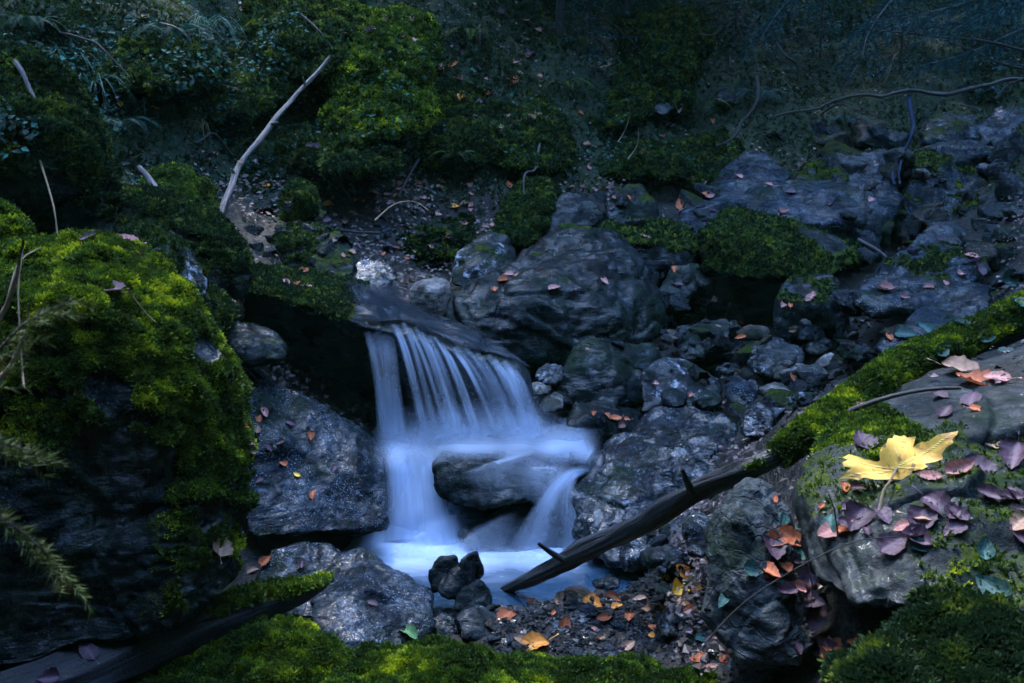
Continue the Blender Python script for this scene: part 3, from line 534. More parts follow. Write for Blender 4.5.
rock('mossy_mound', 'low rock under curly green moss along the bottom edge',
     [[(150, 662, 1.95), (200, 638, 2.0), (255, 634, 2.02), (320, 655, 1.98), (350, 675, 1.92), (330, 720, 1.75), (150, 720, 1.75)],
      [(330, 678, 1.92), (370, 662, 1.94), (410, 674, 1.94), (460, 661, 1.95), (500, 677, 1.92), (560, 690, 1.9), (640, 682, 1.9), (720, 694, 1.86), (730, 730, 1.7), (330, 730, 1.7)]],
     T=0.16, mat='dark', moss=(1, -.5, .15), smooth=4, amp=.03, mthick=.03, mden=1.7, mmat='moss', fac=.05, mL=(.006, .012), cat='boulder', group='boulders along the stream')
# mossy lumps of the bank, each a buried boulder under moss
LUMPS = [((372, 60, 5.7), 62, 52, 'big mossy hump high on the left bank right of the leaning pale stick'),
         ((375, 105, 5.4), 50, 42, 'mossy hump below the big mossy hump of the left bank'),
         ((345, 150, 5.15), 46, 30, 'low mossy hump above the egg-shaped mossy rock'),
         ((300, 40, 5.7), 50, 40, 'mossy hump above the top end of the leaning pale stick'),
         ((460, 130, 5.6), 44, 45, 'dark mossy hump in the middle of the bank'),
         ((520, 140, 5.7), 52, 38, 'wide mossy hump above the smooth upright slab'),
         ((660, 60, 6.9), 44, 55, 'tall mossy hump of the bank at the left rim of the dark hollow'),
         ((610, 100, 6.5), 40, 34, 'mossy hump under the two thin trunks'),
         ((640, 165, 5.9), 44, 20, 'low mossy hump above the dark arched rock'),
         ((430, 235, 4.95), 50, 26, 'litter-covered mossy hump behind the lichened rock'),
         ((240, 85, 5.35), 60, 34, 'dark mossy hump under the arching grass of the left bank'),
         ((150, 60, 5.0), 60, 40, 'ivy-covered hump above the tall dark boulder'),
         ((700, 165, 6.1), 40, 26, 'mossy hump left of the blue diagonal slab')]
for i, ((lx, ly, lY), rw, rh, lab) in enumerate(LUMPS):
    ring = []; lY = lY + (.05 if i < 4 else .16)
    for k in range(11):
        a = k * 2 * math.pi / 11 + i; rr = 1 + 0.18 * math.sin(3 * a + i * 2)
        ring.append((lx + rw * rr * math.cos(a), ly - rh * rr * math.sin(a), lY + 0.45 * math.sin(a)))
    ring += [(lx, ly, lY - 0.22), (lx - rw * .5, ly + rh * .3, lY - .2), (lx + rw * .5, ly + rh * .2, lY - .2)]
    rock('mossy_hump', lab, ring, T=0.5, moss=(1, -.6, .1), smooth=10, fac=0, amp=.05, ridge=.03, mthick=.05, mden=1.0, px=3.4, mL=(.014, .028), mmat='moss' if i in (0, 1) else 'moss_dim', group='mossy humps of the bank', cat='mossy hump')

def find(label_start):
    return next(r for r in ROCKS if r['o']['label'].startswith(label_start))
# ------------------------------------------------------------------ stones of the scree, beach and banks (hand placed, measured)
def stone(label, x0, y0, x1, y1, Y, mat='dark', T=None, tilt=0.0, sd=0, group='stones of the scree right of the falls', **kw):
    r = random.Random(int(x0 * 7 + y0 * 13)); cx, cy, hw, hh = (x0 + x1) / 2, (y0 + y1) / 2, (x1 - x0) / 2, (y1 - y0) / 2
    pl = []
    for k in range(9):
        a = k * 2 * math.pi / 9 + r.uniform(-.25, .25); rr = r.uniform(0.85, 1.08)
        dx, dy = hw * rr * math.cos(a), hh * rr * math.sin(a)
        pl.append((cx + dx - tilt * dy, cy - dy + tilt * dx * hh / hw, Y + 0.0022 * Y * dy / max(hh, 1) * hh * .8))
    dp = 0.8 * hw * Y / FPX
    pl += [(cx - .35 * hw, cy - .2 * hh, Y - dp * .7), (cx + .4 * hw, cy + .1 * hh, Y - dp * .55)]
    kw.setdefault('smooth', 1); kw.setdefault('ridge', .03)
    return rock('stone', label, pl, T=T or dp * 1.4, mat=mat, group=group, cat='stone', px=2.2, **kw)
G1 = 'stones of the scree right of the falls'
stone('long grey stone rising at the top of the scree', 675, 318, 737, 354, 4.15, 'lichen', tilt=-.3)
stone('small brownish stone left of the long grey scree stone', 658, 328, 680, 344, 4.1, 'rust')
stone('rounded blue-grey stone in the middle of the scree', 742, 338, 804, 378, 3.95, 'lichen')
stone('purplish flat stone behind the rounded blue-grey scree stone', 733, 325, 774, 342, 4.2, 'rust', smooth=2)
stone('pale stone at the foot of the cube-shaped rock', 801, 336, 833, 355, 4.1, 'lichen')
stone('pale angular stone right below the rounded blue-grey scree stone', 770, 363, 816, 384, 3.78, 'pale')
stone('pale flat stone below the pale angular scree stone', 754, 382, 802, 399, 3.65, 'pale')
stone('light slanted stone leaning on the scree beside the mossy log', 810, 354, 834, 374, 3.8, 'pale', tilt=-.6)
stone('greenish grey stone touching the mossy log', 794, 380, 818, 408, 3.4, 'lichen')
stone('dark angular stone at the upper left of the scree slope', 721, 372, 762, 408, 3.6, 'blue')
stone('small wet stone above the dark angular scree stone', 714, 362, 742, 377, 3.8, 'dark')
stone('small dark stone at the foot of the wedge-shaped rock', 658, 388, 689, 408, 3.58, 'dark')
stone('small grey stone on the back of the glistening boulder', 695, 390, 723, 409, 3.58, 'lichen')
stone('dark stone between the wedge-shaped rock and the long grey scree stone', 676, 341, 706, 362, 3.95, 'dark')
stone('round streaked stone just above the fallen dark branch', 737, 402, 774, 438, 3.1, 'shiny', smooth=3)
stone('narrow blue stone slanting beside the round streaked stone', 756, 393, 796, 430, 3.2, 'blue', tilt=-.7)
stone('grey stone in the gap behind the narrow blue stone', 776, 398, 800, 418, 3.35, 'dark')
stone('dark stone under the sloping blue slab', 836, 340, 872, 362, 3.9, 'dark')
G2 = 'pale stones beside the falls'
stone('uppermost pale stone beside the right edge of the waterfall', 536, 362, 566, 386, 3.62, 'lichen', group=G2)
stone('pale lumpy stone in the spray right of the waterfall', 528, 381, 552, 397, 3.54, 'pale', group=G2, smooth=3)
stone('second pale lumpy stone lower in the spray of the waterfall', 537, 391, 566, 415, 3.5, 'pale', group=G2, smooth=3)
stone('lowest pale stone at the wet foot of the waterfall', 531, 411, 553, 430, 3.45, 'lichen', group=G2, smooth=3)
G3 = 'larger stones of the gravel bar'
stone('brown flat stone on the gravel bar right of the orange leaf', 612, 630, 640, 650, 2.28, 'rust', group=G3)
stone('dark ridge stone on the gravel bar near the yellow leaves', 645, 580, 690, 612, 2.35, 'dark', group=G3, tilt=.5)
stone('flat grey stone at the pool shore under the fallen branch', 592, 576, 622, 592, 2.6, 'dark', group=G3)
stone('long flat stone on the gravel bar below the fallen branch', 558, 586, 598, 606, 2.5, 'rust', group=G3)
stone('pale flat stone on the gravel bar above the orange leaf', 540, 622, 576, 640, 2.38, 'lichen', group=G3)
stone('dark wet stone leaning in the gravel left of the cracked rock', 655, 605, 690, 640, 2.2, 'shiny', group=G3)
stone('grey stone beside the yellow leaves at the foot of the branch', 682, 575, 712, 596, 2.4, 'pale', group=G3)
stone('long grey stone low on the gravel bar against the cracked rock', 676, 610, 712, 628, 2.2, 'lichen', group=G3)
stone('dark stone behind the cracked rock under the fallen branch', 680, 508, 716, 560, 2.3, 'blue', group=G3, smooth=2)
stone('dark flat stone wedged beneath the fallen branch at the boulder foot', 640, 545, 690, 572, 2.55, 'shiny', group=G3)
stone('blue-grey shelf stone in the leaves behind the yellow maple leaf', 955, 474, 998, 492, 1.66, 'slab', group='stones on the right slab')
stone('pale crumbling stone at the right edge beside the purple leaves', 1000, 468, 1050, 492, 1.68, 'slab', group='stones on the right slab')
stone('bluish stone half buried high on the bank under the mossy hump', 648, 98, 676, 116, 6.6, 'blue', group='stones of the bank')
stone('pale stone half buried on the bank left of the dark hollow', 712, 88, 738, 104, 7.0, 'lichen', group='stones of the bank')

# ------------------------------------------------------------------ wood
def tube(path, rad, sides=12, seg=0.02, knob=0.15, sd=0, bend=0.0, mossfn=None, flat=1.0):
    path = [Vector(p) for p in path]; L = [0]
    for a, b in zip(path, path[1:]): L.append(L[-1] + (b - a).length)
    n = max(4, int(L[-1] / seg)); ts = np.linspace(0, L[-1], n)
    # catmull-rom through the points
    def at(t):
        i = min(max(np.searchsorted(L, t) - 1, 0), len(path) - 2); u = (t - L[i]) / max(L[i + 1] - L[i], 1e-9)
        p0, p1, p2, p3 = path[max(i - 1, 0)], path[i], path[i + 1], path[min(i + 2, len(path) - 1)]
        return 0.5 * ((2 * p1) + (p2 - p0) * u + (2 * p0 - 5 * p1 + 4 * p2 - p3) * u * u + (3 * p1 - p0 - 3 * p2 + p3) * u ** 3)
    c = np.array([at(t) for t in ts]); r = np.interp(ts, np.linspace(0, L[-1], len(rad)), rad)
    c = c + bend * np.stack([perlin(np.c_[ts * 4, np.full(n, sd + k * 7.3), np.zeros(n)]) for k in range(3)], 1)
    tg = np.gradient(c, axis=0); tg /= np.linalg.norm(tg, axis=1)[:, None]
    up = np.array([0.13, 0.21, 0.97]); s_ = np.cross(tg, up); s_ /= np.linalg.norm(s_, axis=1)[:, None]; w_ = np.cross(s_, tg)
    a = np.arange(sides) * 2 * math.pi / sides
    ca, sa = np.cos(a), np.sin(a)
    v = c[:, None] + r[:, None, None] * (s_[:, None] * ca[None, :, None] + w_[:, None] * sa[None, :, None] * flat)
    v = v.reshape(-1, 3); rr = np.repeat(r, sides); nn = (v - np.repeat(c, sides, 0)) / rr[:, None]
    q_ = np.c_[np.tile(ca, n) * 1.3, np.tile(sa, n) * 1.3, np.repeat(ts, sides) * 3]
    v = v + nn * (rr * knob * fbm(q_ * 1.3 + sd, 3) + rr * knob * .6 * fbm(np.c_[q_[:, 0] * 4, q_[:, 1] * 4, q_[:, 2] * 1.2] + sd, 2))[:, None]
    i = np.arange(n * sides).reshape(n, sides); j = np.roll(i, -1, 1)
    q = np.stack([i[:-1], i[1:], j[1:], j[:-1]], -1).reshape(-1, 4)
    v = np.r_[v, [c[0]], [c[-1]]]; k = n * sides
    tris = [(i[0, b], k, i[0, (b + 1) % sides])[::1] for b in range(sides)] + [(i[-1, (b + 1) % sides], k + 1, i[-1, b]) for b in range(sides)]
    cx = np.r_[np.tile(ca, n), 0, 0]; cy = np.r_[np.tile(sa, n), 0, 0]; al = np.r_[np.repeat(ts, sides), ts[0], ts[-1]]
    m = np.zeros(len(v))
    if mossfn is not None: m = mossfn(v, np.r_[nn, [[0, 0, 0]], [[0, 0, 0]]], al / L[-1])
    return v, np.array(tris), q, dict(cx=cx * .1, cy=cy * .1, along=al, moss=m)
def wood(name, path, rad, mat, parent=None, org=None, **kw):
    v, t, q, at = tube(path, rad, **kw)
    o_ = np.array(org) if org is not None else (v.min(0) * np.array([0, 0, 1]) + v.mean(0) * np.array([1, 1, 0]))
    o = link(name, mesh_np(name, v - o_, t, q, attrs=at), M[mat], parent)
    if parent is None: o.location = o_
    return o, o_, v, q, at['moss']
WOODMOSS = []
B = [P(496, 594, 2.70), P(530, 578, 2.60), P(585, 553, 2.46), P(640, 524, 2.32), P(700, 490, 2.18), P(756, 465, 2.07), P(792, 445, 2.085), P(812, 432, 2.12)]
br, bo, bv, bq, bm_ = wood('fallen_branch', B, [0.006, 0.020, 0.025, 0.027, 0.028, 0.028, 0.025, 0.013], 'logdark', bend=.004, knob=.4, sides=20, seg=.008, mossfn=lambda v, n, t: np.clip(sstep(.80, .97, t + .12 * perlin(v * 14)) * sstep(-.5, .2, n[:, 2]), 0, 1))
tag(br, 'wet black fallen branch with broken stubs slanting across the pool edge', 'branch')
WOODMOSS.append((br, bv, bq, bm_, bo, 'moss', (.006, .012), 1.4))
for a, b, r0 in (((566, 561, 2.48), (538, 543, 2.46), .010), ((693, 492, 2.17), (682, 469, 2.15), .010)):
    wood('stub', [P(*a), P((a[0] + b[0]) / 2, (a[1] + b[1]) / 2 + 1, (a[2] + b[2]) / 2), P(*b)], [r0, r0 * .75, .004], 'logdark', br, bo, knob=.35, sides=10, seg=.006)
lm = lambda v, n, t: np.clip(sstep(-.55, .1, n[:, 2] + .5 * perlin(v * 9)) * 1.0, 0, 1)
LG = [P(778, 458, 2.06), P(806, 434, 2.1), P(842, 410, 2.26), P(895, 372, 2.45), P(955, 345, 2.6), P(1035, 312, 2.72), P(1110, 285, 2.85)]
lg, lo_, lv, lq, lmm = wood('mossy_log', LG, [.030, .040, .046, .050, .053, .056, .056], 'logdark', sides=28, seg=.012, knob=.22, mossfn=lm)
tag(lg, 'fallen log thickly furred with green moss behind the right slab', 'log'); WOODMOSS.append((lg, lv, lq, lmm, lo_, 'moss', (.008, .015), 1.6))
rm = lambda v, n, t: np.clip(sstep(.1, .6, n[:, 2] + .6 * perlin(v * 8)) * sstep(.45, .7, t) * .9, 0, 1)
RL = [P(-40, 716, 1.62), P(60, 682, 1.75), P(150, 645, 1.9), P(230, 613, 2.02), P(300, 590, 2.15), P(330, 578, 2.25)]
rl, ro, rv, rq, rmm = wood('rotten_log', RL, [.05, .055, .055, .048, .036, .010], 'rotten', sides=28, seg=.012, knob=.3, mossfn=rm)
tag(rl, 'rotten blue-black log lying below the huge mossy boulder in the lower left', 'log'); WOODMOSS.append((rl, rv, rq, rmm, ro, 'moss', (.008, .015), 1.2))
ST = [P(220, 218, 4.2), P(229, 194, 4.35), P(241, 164, 4.55), P(262, 135, 4.75), P(293, 97, 5.0), P(318, 72, 5.15), P(331, 56, 5.2)]
sk, so, *_ = wood('leaning_stick', ST, [.015, .014, .012, .012, .011, .009, .006], 'palestick', sides=10, bend=.014, knob=.45); tag(sk, 'long pale bare stick leaning against the left bank', 'stick')
for a, b in (((236, 176, 4.48), (231, 168, 4.44)), ((271, 124, 4.82), (278, 122, 4.78)), ((305, 85, 5.07), (303, 77, 5.04))): wood('stub', [P(*a), P((a[0] + b[0]) / 2, (a[1] + b[1]) / 2, (a[2] + b[2]) / 2), P(*b)], [.008, .006, .003], 'palestick', sk, so, sides=8, seg=.01)
o, *_ = wood('broken_stick', [P(138, 167, 3.85), P(148, 178, 3.83), P(160, 196, 3.78)], [.012, .014, .016], 'palestick', sides=10, seg=.01); tag(o, 'short broken stick poking up beside the little moss-capped rock', 'stick')
o, *_ = wood('broken_stick', [P(14, 60, 3.5), P(22, 72, 3.4), P(30, 90, 3.35), P(36, 100, 3.32)], [.008, .009, .008, .006], 'twig', sides=10, seg=.01); tag(o, 'stub of dead wood on top of the tall dark boulder', 'stick')
def twig(name, label, path, r0, r1, mat, **kw):
    o, *_ = wood(name, [P(*p) for p in path], [r0, (r0 + r1) / 2, r1], mat, sides=6, seg=.03, bend=kw.pop('bend', .015)); return tag(o, label, 'twig', kw.get('group'))
tw = twig('blue_twig', 'wet blue twig hanging down to the right end of the long flat slab', [(909, 100, 5.6), (910, 130, 5.55), (903, 158, 5.5), (893, 184, 5.4)], .014, .006, 'bluetwig', bend=.05)
to = np.array(tw.location); wood('fork', [P(904, 155, 5.5), P(899, 170, 5.46), P(900, 184, 5.42)], [.009, .006, .004], 'bluetwig', tw, to, sides=6)
twig('dead_branch', 'long dim dead branch lying across the dark hollow in the upper right', [(775, 122, 6.6), (820, 108, 6.5), (860, 94, 6.4), (940, 90, 6.3), (1060, 84, 6.2)], .007, .015, 'logdark', bend=.07)
twig('dead_branch', 'thin pale twig arching in from the upper right edge', [(874, 32, 5.0), (930, 36, 5.0), (985, 41, 5.0), (1060, 58, 5.0)], .004, .008, 'trunk')
twig('dead_branch', 'thin twig with a dry leaf drooping below the thin pale twig', [(945, 42, 5.0), (975, 53, 4.95), (1000, 63, 4.9), (1050, 72, 4.9)], .003, .006, 'trunk')
twig('dead_branch', 'bent twig rising at the right edge above the rocks in shade', [(995, 100, 5.8), (1010, 85, 5.8), (1040, 74, 5.8)], .005, .008, 'trunk')
twig('dead_branch', 'dark root curving down the bank above the blue diagonal slab', [(758, 80, 6.4), (752, 112, 6.2), (738, 130, 6.05), (715, 142, 5.95)], .012, .007, 'trunk', bend=.06)
twig('dead_branch', 'dark root hanging in the hollow left of the long dead branch', [(772, 40, 7.0), (782, 58, 6.9), (800, 66, 6.85), (806, 90, 6.8)], .012, .005, 'trunk', bend=.06)
twig('dry_stem', 'pale dry stem arching over the bank left of the bluish stone', [(618, 143, 5.8), (625, 132, 5.78), (629, 117, 5.76)], .004, .002, 'straw')
twig('dry_stem', 'second pale dry stem right of the first one under the bluish stone', [(628, 160, 5.7), (637, 147, 5.7), (638, 128, 5.68)], .004, .002, 'straw')
twig('dry_stem', 'white dry stem leaning on the huge mossy boulder near the left edge', [(40, 163, 2.6), (50, 195, 2.55), (55, 215, 2.5), (58, 236, 2.48)], .003, .002, 'straw')
twig('dry_stem', 'white grass stem bent over the moss at the far left', [(8, 306, 1.7), (14, 280, 1.75), (22, 262, 1.8), (42, 248, 1.9)], .002, .001, 'straw')
twig('dry_stem', 'thin upright straw among the moss at the far left', [(24, 392, 1.5), (20, 330, 1.55), (19, 285, 1.6), (26, 240, 1.65)], .002, .001, 'straw')
twig('dry_stem', 'brown curved bramble stem at the left edge', [(-10, 395, 1.2), (12, 372, 1.2), (24, 345, 1.2), (30, 310, 1.22)], .004, .002, 'straw')
twig('dry_stem', 'brown bramble shoot crossing the left edge above the curved stem', [(-10, 340, 1.3), (8, 310, 1.3), (16, 285, 1.3), (24, 244, 1.32)], .004, .002, 'straw')
twig('dry_stem', 'long thin green-brown stem curving in front of the cracked rock', [(700, 655, 1.55), (745, 603, 1.52), (800, 565, 1.5), (860, 540, 1.48), (912, 536, 1.47)], .0014, .001, 'twig')
twig('dry_stem', 'thin upright stem in front of the slab below the yellow leaf', [(800, 545, 1.58), (812, 580, 1.55), (810, 610, 1.55)], .0016, .001, 'twig')
twig('dry_stem', 'dark thin stem standing before the pink leaf on the lower slab', [(838, 548, 1.55), (836, 520, 1.55), (828, 498, 1.56)], .0016, .001, 'twig')
twig('dry_stem', 'dark twig lying under the yellow maple leaf', [(906, 492, 1.68), (930, 487, 1.67), (955, 480, 1.67), (985, 474, 1.67)], .004, .003, 'twig')
twig('dry_stem', 'mossy brown twig lying across the upper right slab', [(850, 414, 2.08), (895, 398, 2.0), (930, 390, 2.0), (960, 388, 1.98)], .006, .004, 'twig')
twig('dry_stem', 'dark stick lying among the stones behind the cube-shaped rock', [(858, 241, 4.7), (875, 250, 4.6), (886, 258, 4.55)], .008, .006, 'twig')
twig('dry_stem', 'thin stem arching beside the huge mossy boulder above its dried leaf', [(128, 292, 1.95), (140, 310, 1.97), (156, 326, 1.98)], .002, .001, 'straw')
twig('dry_stem', 'thin root trailing over the lower left bank behind the lichened rock', [(375, 222, 4.6), (395, 205, 4.7), (415, 202, 4.75), (430, 210, 4.7)], .004, .003, 'straw')

# ------------------------------------------------------------------ water
def water_mat():
    s = NT('silky_water'); a = s.attr('a')
    cmb = s.n('ShaderNodeCombineXYZ'); s.set(cmb.inputs[0], s.attr('su')); s.set(cmb.inputs[1], s.attr('sv'))
    st = s.noise(s.map(cmb.outputs[0], (1.0, 0.35, 1.0)), 2.6, 2, 0.45)
    al = s.math('MULTIPLY', a, s.mapr(st, 0.3, 0.7, 0.78, 1.1)); al = s.math('MINIMUM', al, 1.0)
    col = (0.58, 0.70, 0.88)
    d = s.n('ShaderNodeBsdfDiffuse'); s.set(d.inputs[0], col); t = s.n('ShaderNodeBsdfTranslucent'); s.set(t.inputs[0], col)
    m1 = s.n('ShaderNodeMixShader'); m1.inputs[0].default_value = 0.45; s.t.links.new(d.outputs[0], m1.inputs[1]); s.t.links.new(t.outputs[0], m1.inputs[2])
    tr = s.n('ShaderNodeBsdfTransparent'); m2 = s.n('ShaderNodeMixShader'); s.set(m2.inputs[0], al)
    s.t.links.new(tr.outputs[0], m2.inputs[1]); s.t.links.new(m1.outputs[0], m2.inputs[2]); return s.done(m2.outputs[0])
M['silk'] = water_mat()
def stream_mat():
    s = NT('clear_running_water'); a = s.attr('a'); v = s.tc.outputs['Object']
    cmb = s.n('ShaderNodeCombineXYZ'); s.set(cmb.inputs[0], s.attr('su')); s.set(cmb.inputs[1], s.attr('sv'))
    st = s.noise(s.map(cmb.outputs[0], (6, 1.2, 1.0)), 2.0, 4, 0.55)
    col = s.mix(s.math('MULTIPLY', s.mapr(st, 0.54, 0.74), 0.22), (0.012, 0.018, 0.028), (0.4, 0.46, 0.56))
    b = s.bsdf(col, 0.2, 0.3, s.bump(st, 0.5, 0.02))
    tr = s.n('ShaderNodeBsdfTransparent'); m2 = s.n('ShaderNodeMixShader'); s.set(m2.inputs[0], s.math('MULTIPLY', a, 0.8))
    s.t.links.new(tr.outputs[0], m2.inputs[1]); s.t.links.new(b.outputs[0], m2.inputs[2]); return s.done(m2.outputs[0])
M['stream'] = stream_mat()
s = NT('pool_water'); f_ = s.attr('foam'); v = s.tc.outputs['Object']
n_ = s.noise(s.map(v, (1, 2.6, 1)), 4.5, 4, 0.55, 0.8)
ff = s.mapr(s.math('ADD', f_, s.math('MULTIPLY', s.math('SUBTRACT', n_, 0.5), 0.5)), 0.05, 0.95)
M['pool'] = s.done(s.bsdf(s.mix(ff, (0.014, 0.036, 0.065), (0.46, 0.56, 0.72)), s.mapr(ff, 0, .5, .12, .6), .5, s.bump(n_, .12, .03)).outputs[0])
F0 = [(pz(422, 542, 0), .24, .95), (pz(540, 552, 0), .17, .75), (pz(470, 552, 0), .20, .7), (pz(390, 556, 0), .16, .45), (pz(575, 550, 0), .12, .5)]
wx = np.linspace(-1.4, 1.2, 140); wy = np.linspace(2.2, 3.4, 90); WX, WY = np.meshgrid(wx, wy)
foam = np.zeros(WX.size)
for c, r_, a_ in F0: foam = np.maximum(foam, a_ * np.exp(-(((WX.ravel() - c.x) / r_) ** 2 + ((WY.ravel() - c.y) / (r_ * .9)) ** 2)))
wv = np.c_[WX.ravel(), WY.ravel(), 0.004 * perlin(np.c_[WX.ravel() * 4, WY.ravel() * 5, np.zeros(WX.size)])]
tag(link('pool_water', mesh_np('pool_water', wv, quads=quad_grid(90, 140), attrs={'foam': foam}), M['pool']), kind='structure')

class Silk:
    def __init__(s): s.v = []; s.q = []; s.a = []; s.su = []; s.sv = []; s.n = 0
    def grid(s, V, A, SU, SV):
        ny, nx = V.shape[:2]; s.q.append(quad_grid(ny, nx) + s.n); s.v.append(V.reshape(-1, 3)); s.a.append(A.ravel()); s.su.append(SU.ravel()); s.sv.append(SV.ravel()); s.n += ny * nx
    def ribbon(s, path, widths, op, nx=9, pw=1.3, belly=0.06, su0=None):
        """path: (px,py,Y) points down the flow; widths in pixels; op: opacity along it"""
        c = np.array([tuple(P(*p)) for p in path]); k = len(c); tt = np.linspace(0, 1, 30); x = np.linspace(0, 1, k)
        C = np.stack([np.interp(tt, x, c[:, j]) for j in range(3)], 1)
        for _ in range(4): C[1:-1] = (C[:-2] + 2 * C[1:-1] + C[2:]) / 4
        w = np.interp(tt, np.linspace(0, 1, len(widths)), widths) * np.interp(tt, x, [p[2] for p in path]) / FPX / 2; o = np.interp(tt, np.linspace(0, 1, len(op)), op)
        u = np.linspace(-1, 1, nx); T = np.gradient(C, axis=0); T /= np.linalg.norm(T, axis=1)[:, None]
        S = np.cross(T, np.array([0, -1.0, 0.35])); S /= np.linalg.norm(S, axis=1)[:, None]; N = np.cross(S, T); N *= np.sign(-N[:, 1])[:, None]
        V = C[:, None] + S[:, None] * (u[None, :, None] * w[:, None, None]) + N[:, None] * ((1 - u ** 2)[None, :, None] * w[:, None, None] * belly)
        A = o[:, None] * ((1 - u ** 2) ** pw)[None]
        r = random.uniform(0, 50) if su0 is None else su0
        s.grid(V, A, np.broadcast_to(r + u * w.max() * 14, A.shape), np.broadcast_to((tt * 2.0)[:, None], A.shape))
    def build(s, name, mat, kind='structure'):
        o = link(name, mesh_np(name, np.concatenate(s.v), quads=np.concatenate(s.q), attrs={'a': np.concatenate(s.a), 'su': np.concatenate(s.su), 'sv': np.concatenate(s.sv)}), M[mat])
        return tag(o, kind=kind)
def bvh(rs):
    V = []; F = []; n = 0
    for r in rs: V.append(r['v']); F.append(r['f'] + n); n += len(r['v'])
    return BVHTree.FromPolygons([Vector(x) for x in np.concatenate(V)], [tuple(x) for x in np.concatenate(F).tolist()])
def fall(a, b, n=7, curve=0.62, Yb=None):
    """falling strand from lip point a to base point b: sideways motion first, then straight down"""
    out = []
    for i in range(n):
        t = i / (n - 1); g = t ** curve
        out.append((a[0] + (b[0] - a[0]) * (0.35 * t + 0.65 * g), a[1] + (b[1] - a[1]) * t, a[2] + (b[2] - a[2]) * g))
    return out
w = Silk(); random.seed(5)
# left veil
for (x0, y0, x1, w0, w1, o0, o1) in ((367, 332, 387, 8, 20, .55, .5), (375, 333, 393, 14, 24, .4, .5), (384, 335, 397, 12, 22, .45, .45), (391, 336, 402, 7, 16, .3, .35)):
    w.ribbon(fall((x0, y0, 3.335), (x1, 446, 3.24)), [w0, w0 * 1.3, w1], [0.1, o0, o0 * .8, o1, o1 * 1.2, .5, 0])
# main curtain, strand by strand from left to right
MAIN = [(393, 322, 424, 7, 18, .85, .30), (397, 323, 432, 6, 12, .9, .55), (403, 324, 440, 8, 20, .55, .35), (409, 326, 452, 6, 12, .9, .75), (415, 328, 458, 7, 16, .65, .5),
        (421, 331, 460, 6, 9, .8, .85), (428, 334, 466, 9, 18, .55, .4), (434, 337, 478, 6, 14, .75, .55), (441, 341, 483, 6, 9, .85, .85),
        (452, 345, 505, 7, 16, .95, .55), (455, 347, 512, 8, 28, .55, .35), (465, 349, 516, 8, 26, .4, .4), (476, 353, 520, 10, 28, .4, .4), (488, 357, 528, 10, 26, .6, .55), (494, 359, 533, 8, 22, .8, .6), (503, 362, 538, 12, 28, .7, .6), (512, 364, 543, 10, 22, .5, .45)]
for x0, y0, x1, w0, w1, o0, o1 in MAIN:
    y0 += random.uniform(-1.5, 3); x1 += random.uniform(-3, 3); w1 *= random.uniform(.7, 1.3); o0 *= random.uniform(.7, 1.1); o1 *= random.uniform(.6, 1.1)
    w.ribbon(fall((x0, y0, 3.375), (x1, 446, 3.22)), [w0 * .8, w0 * 1.1, w1 * .9], [0.15, o0, o0 * .9, (o0 + o1) * .36, o1 * .8, max(o1, .5), .3, .0])
w.ribbon(fall((400, 330, 3.385), (440, 438, 3.27)), [30, 44, 60], [0, .05, .05, .05, .15, .4], pw=.8)
w.ribbon(fall((440, 346, 3.385), (480, 438, 3.27)), [40, 50, 60], [0, .08, .07, .08, .2, .6], pw=.8)
w.ribbon(fall((495, 364, 3.39), (525, 440, 3.27)), [50, 56, 66], [0, .12, .13, .14, .25, .5], pw=.8)
w.build('waterfall', 'silk')
# mid basin and the chutes below it
w = Silk()
zb = .268
gx_ = np.linspace(366, 606, 80); gy_ = np.linspace(418, 474, 28)
V = np.zeros((28, 80, 3)); A = np.zeros((28, 80))
for i, py in enumerate(gy_):
    for j, px_ in enumerate(gx_):
        nz = float(perlin(np.array([[px_ / 26, py / 22, 0.3]]))[0])
        V[i, j] = pz(px_, py, zb + .012 * nz)
        low = 450 + 8 * sstep(452, 425, px_) + 5 * sstep(520, 585, px_) + 4 * nz
        top = 430 + 6 * math.sin(px_ / 31.0) + 5 * nz
        A[i, j] = sstep(top - 18, top + 22, py) * (1 - sstep(low - 6, low + 14, py)) * sstep(366, 410, px_) * (1 - sstep(572, 604, px_)) * (.40 + .25 * nz + .22 * math.exp(-((px_ - 568) / 34) ** 2) + .18 * math.exp(-((px_ - 470) / 30) ** 2))
A = np.clip(A, 0, .95)
w.grid(V, A, np.broadcast_to(gx_[None] * .004, A.shape), np.broadcast_to(gy_[:, None] * .01, A.shape))
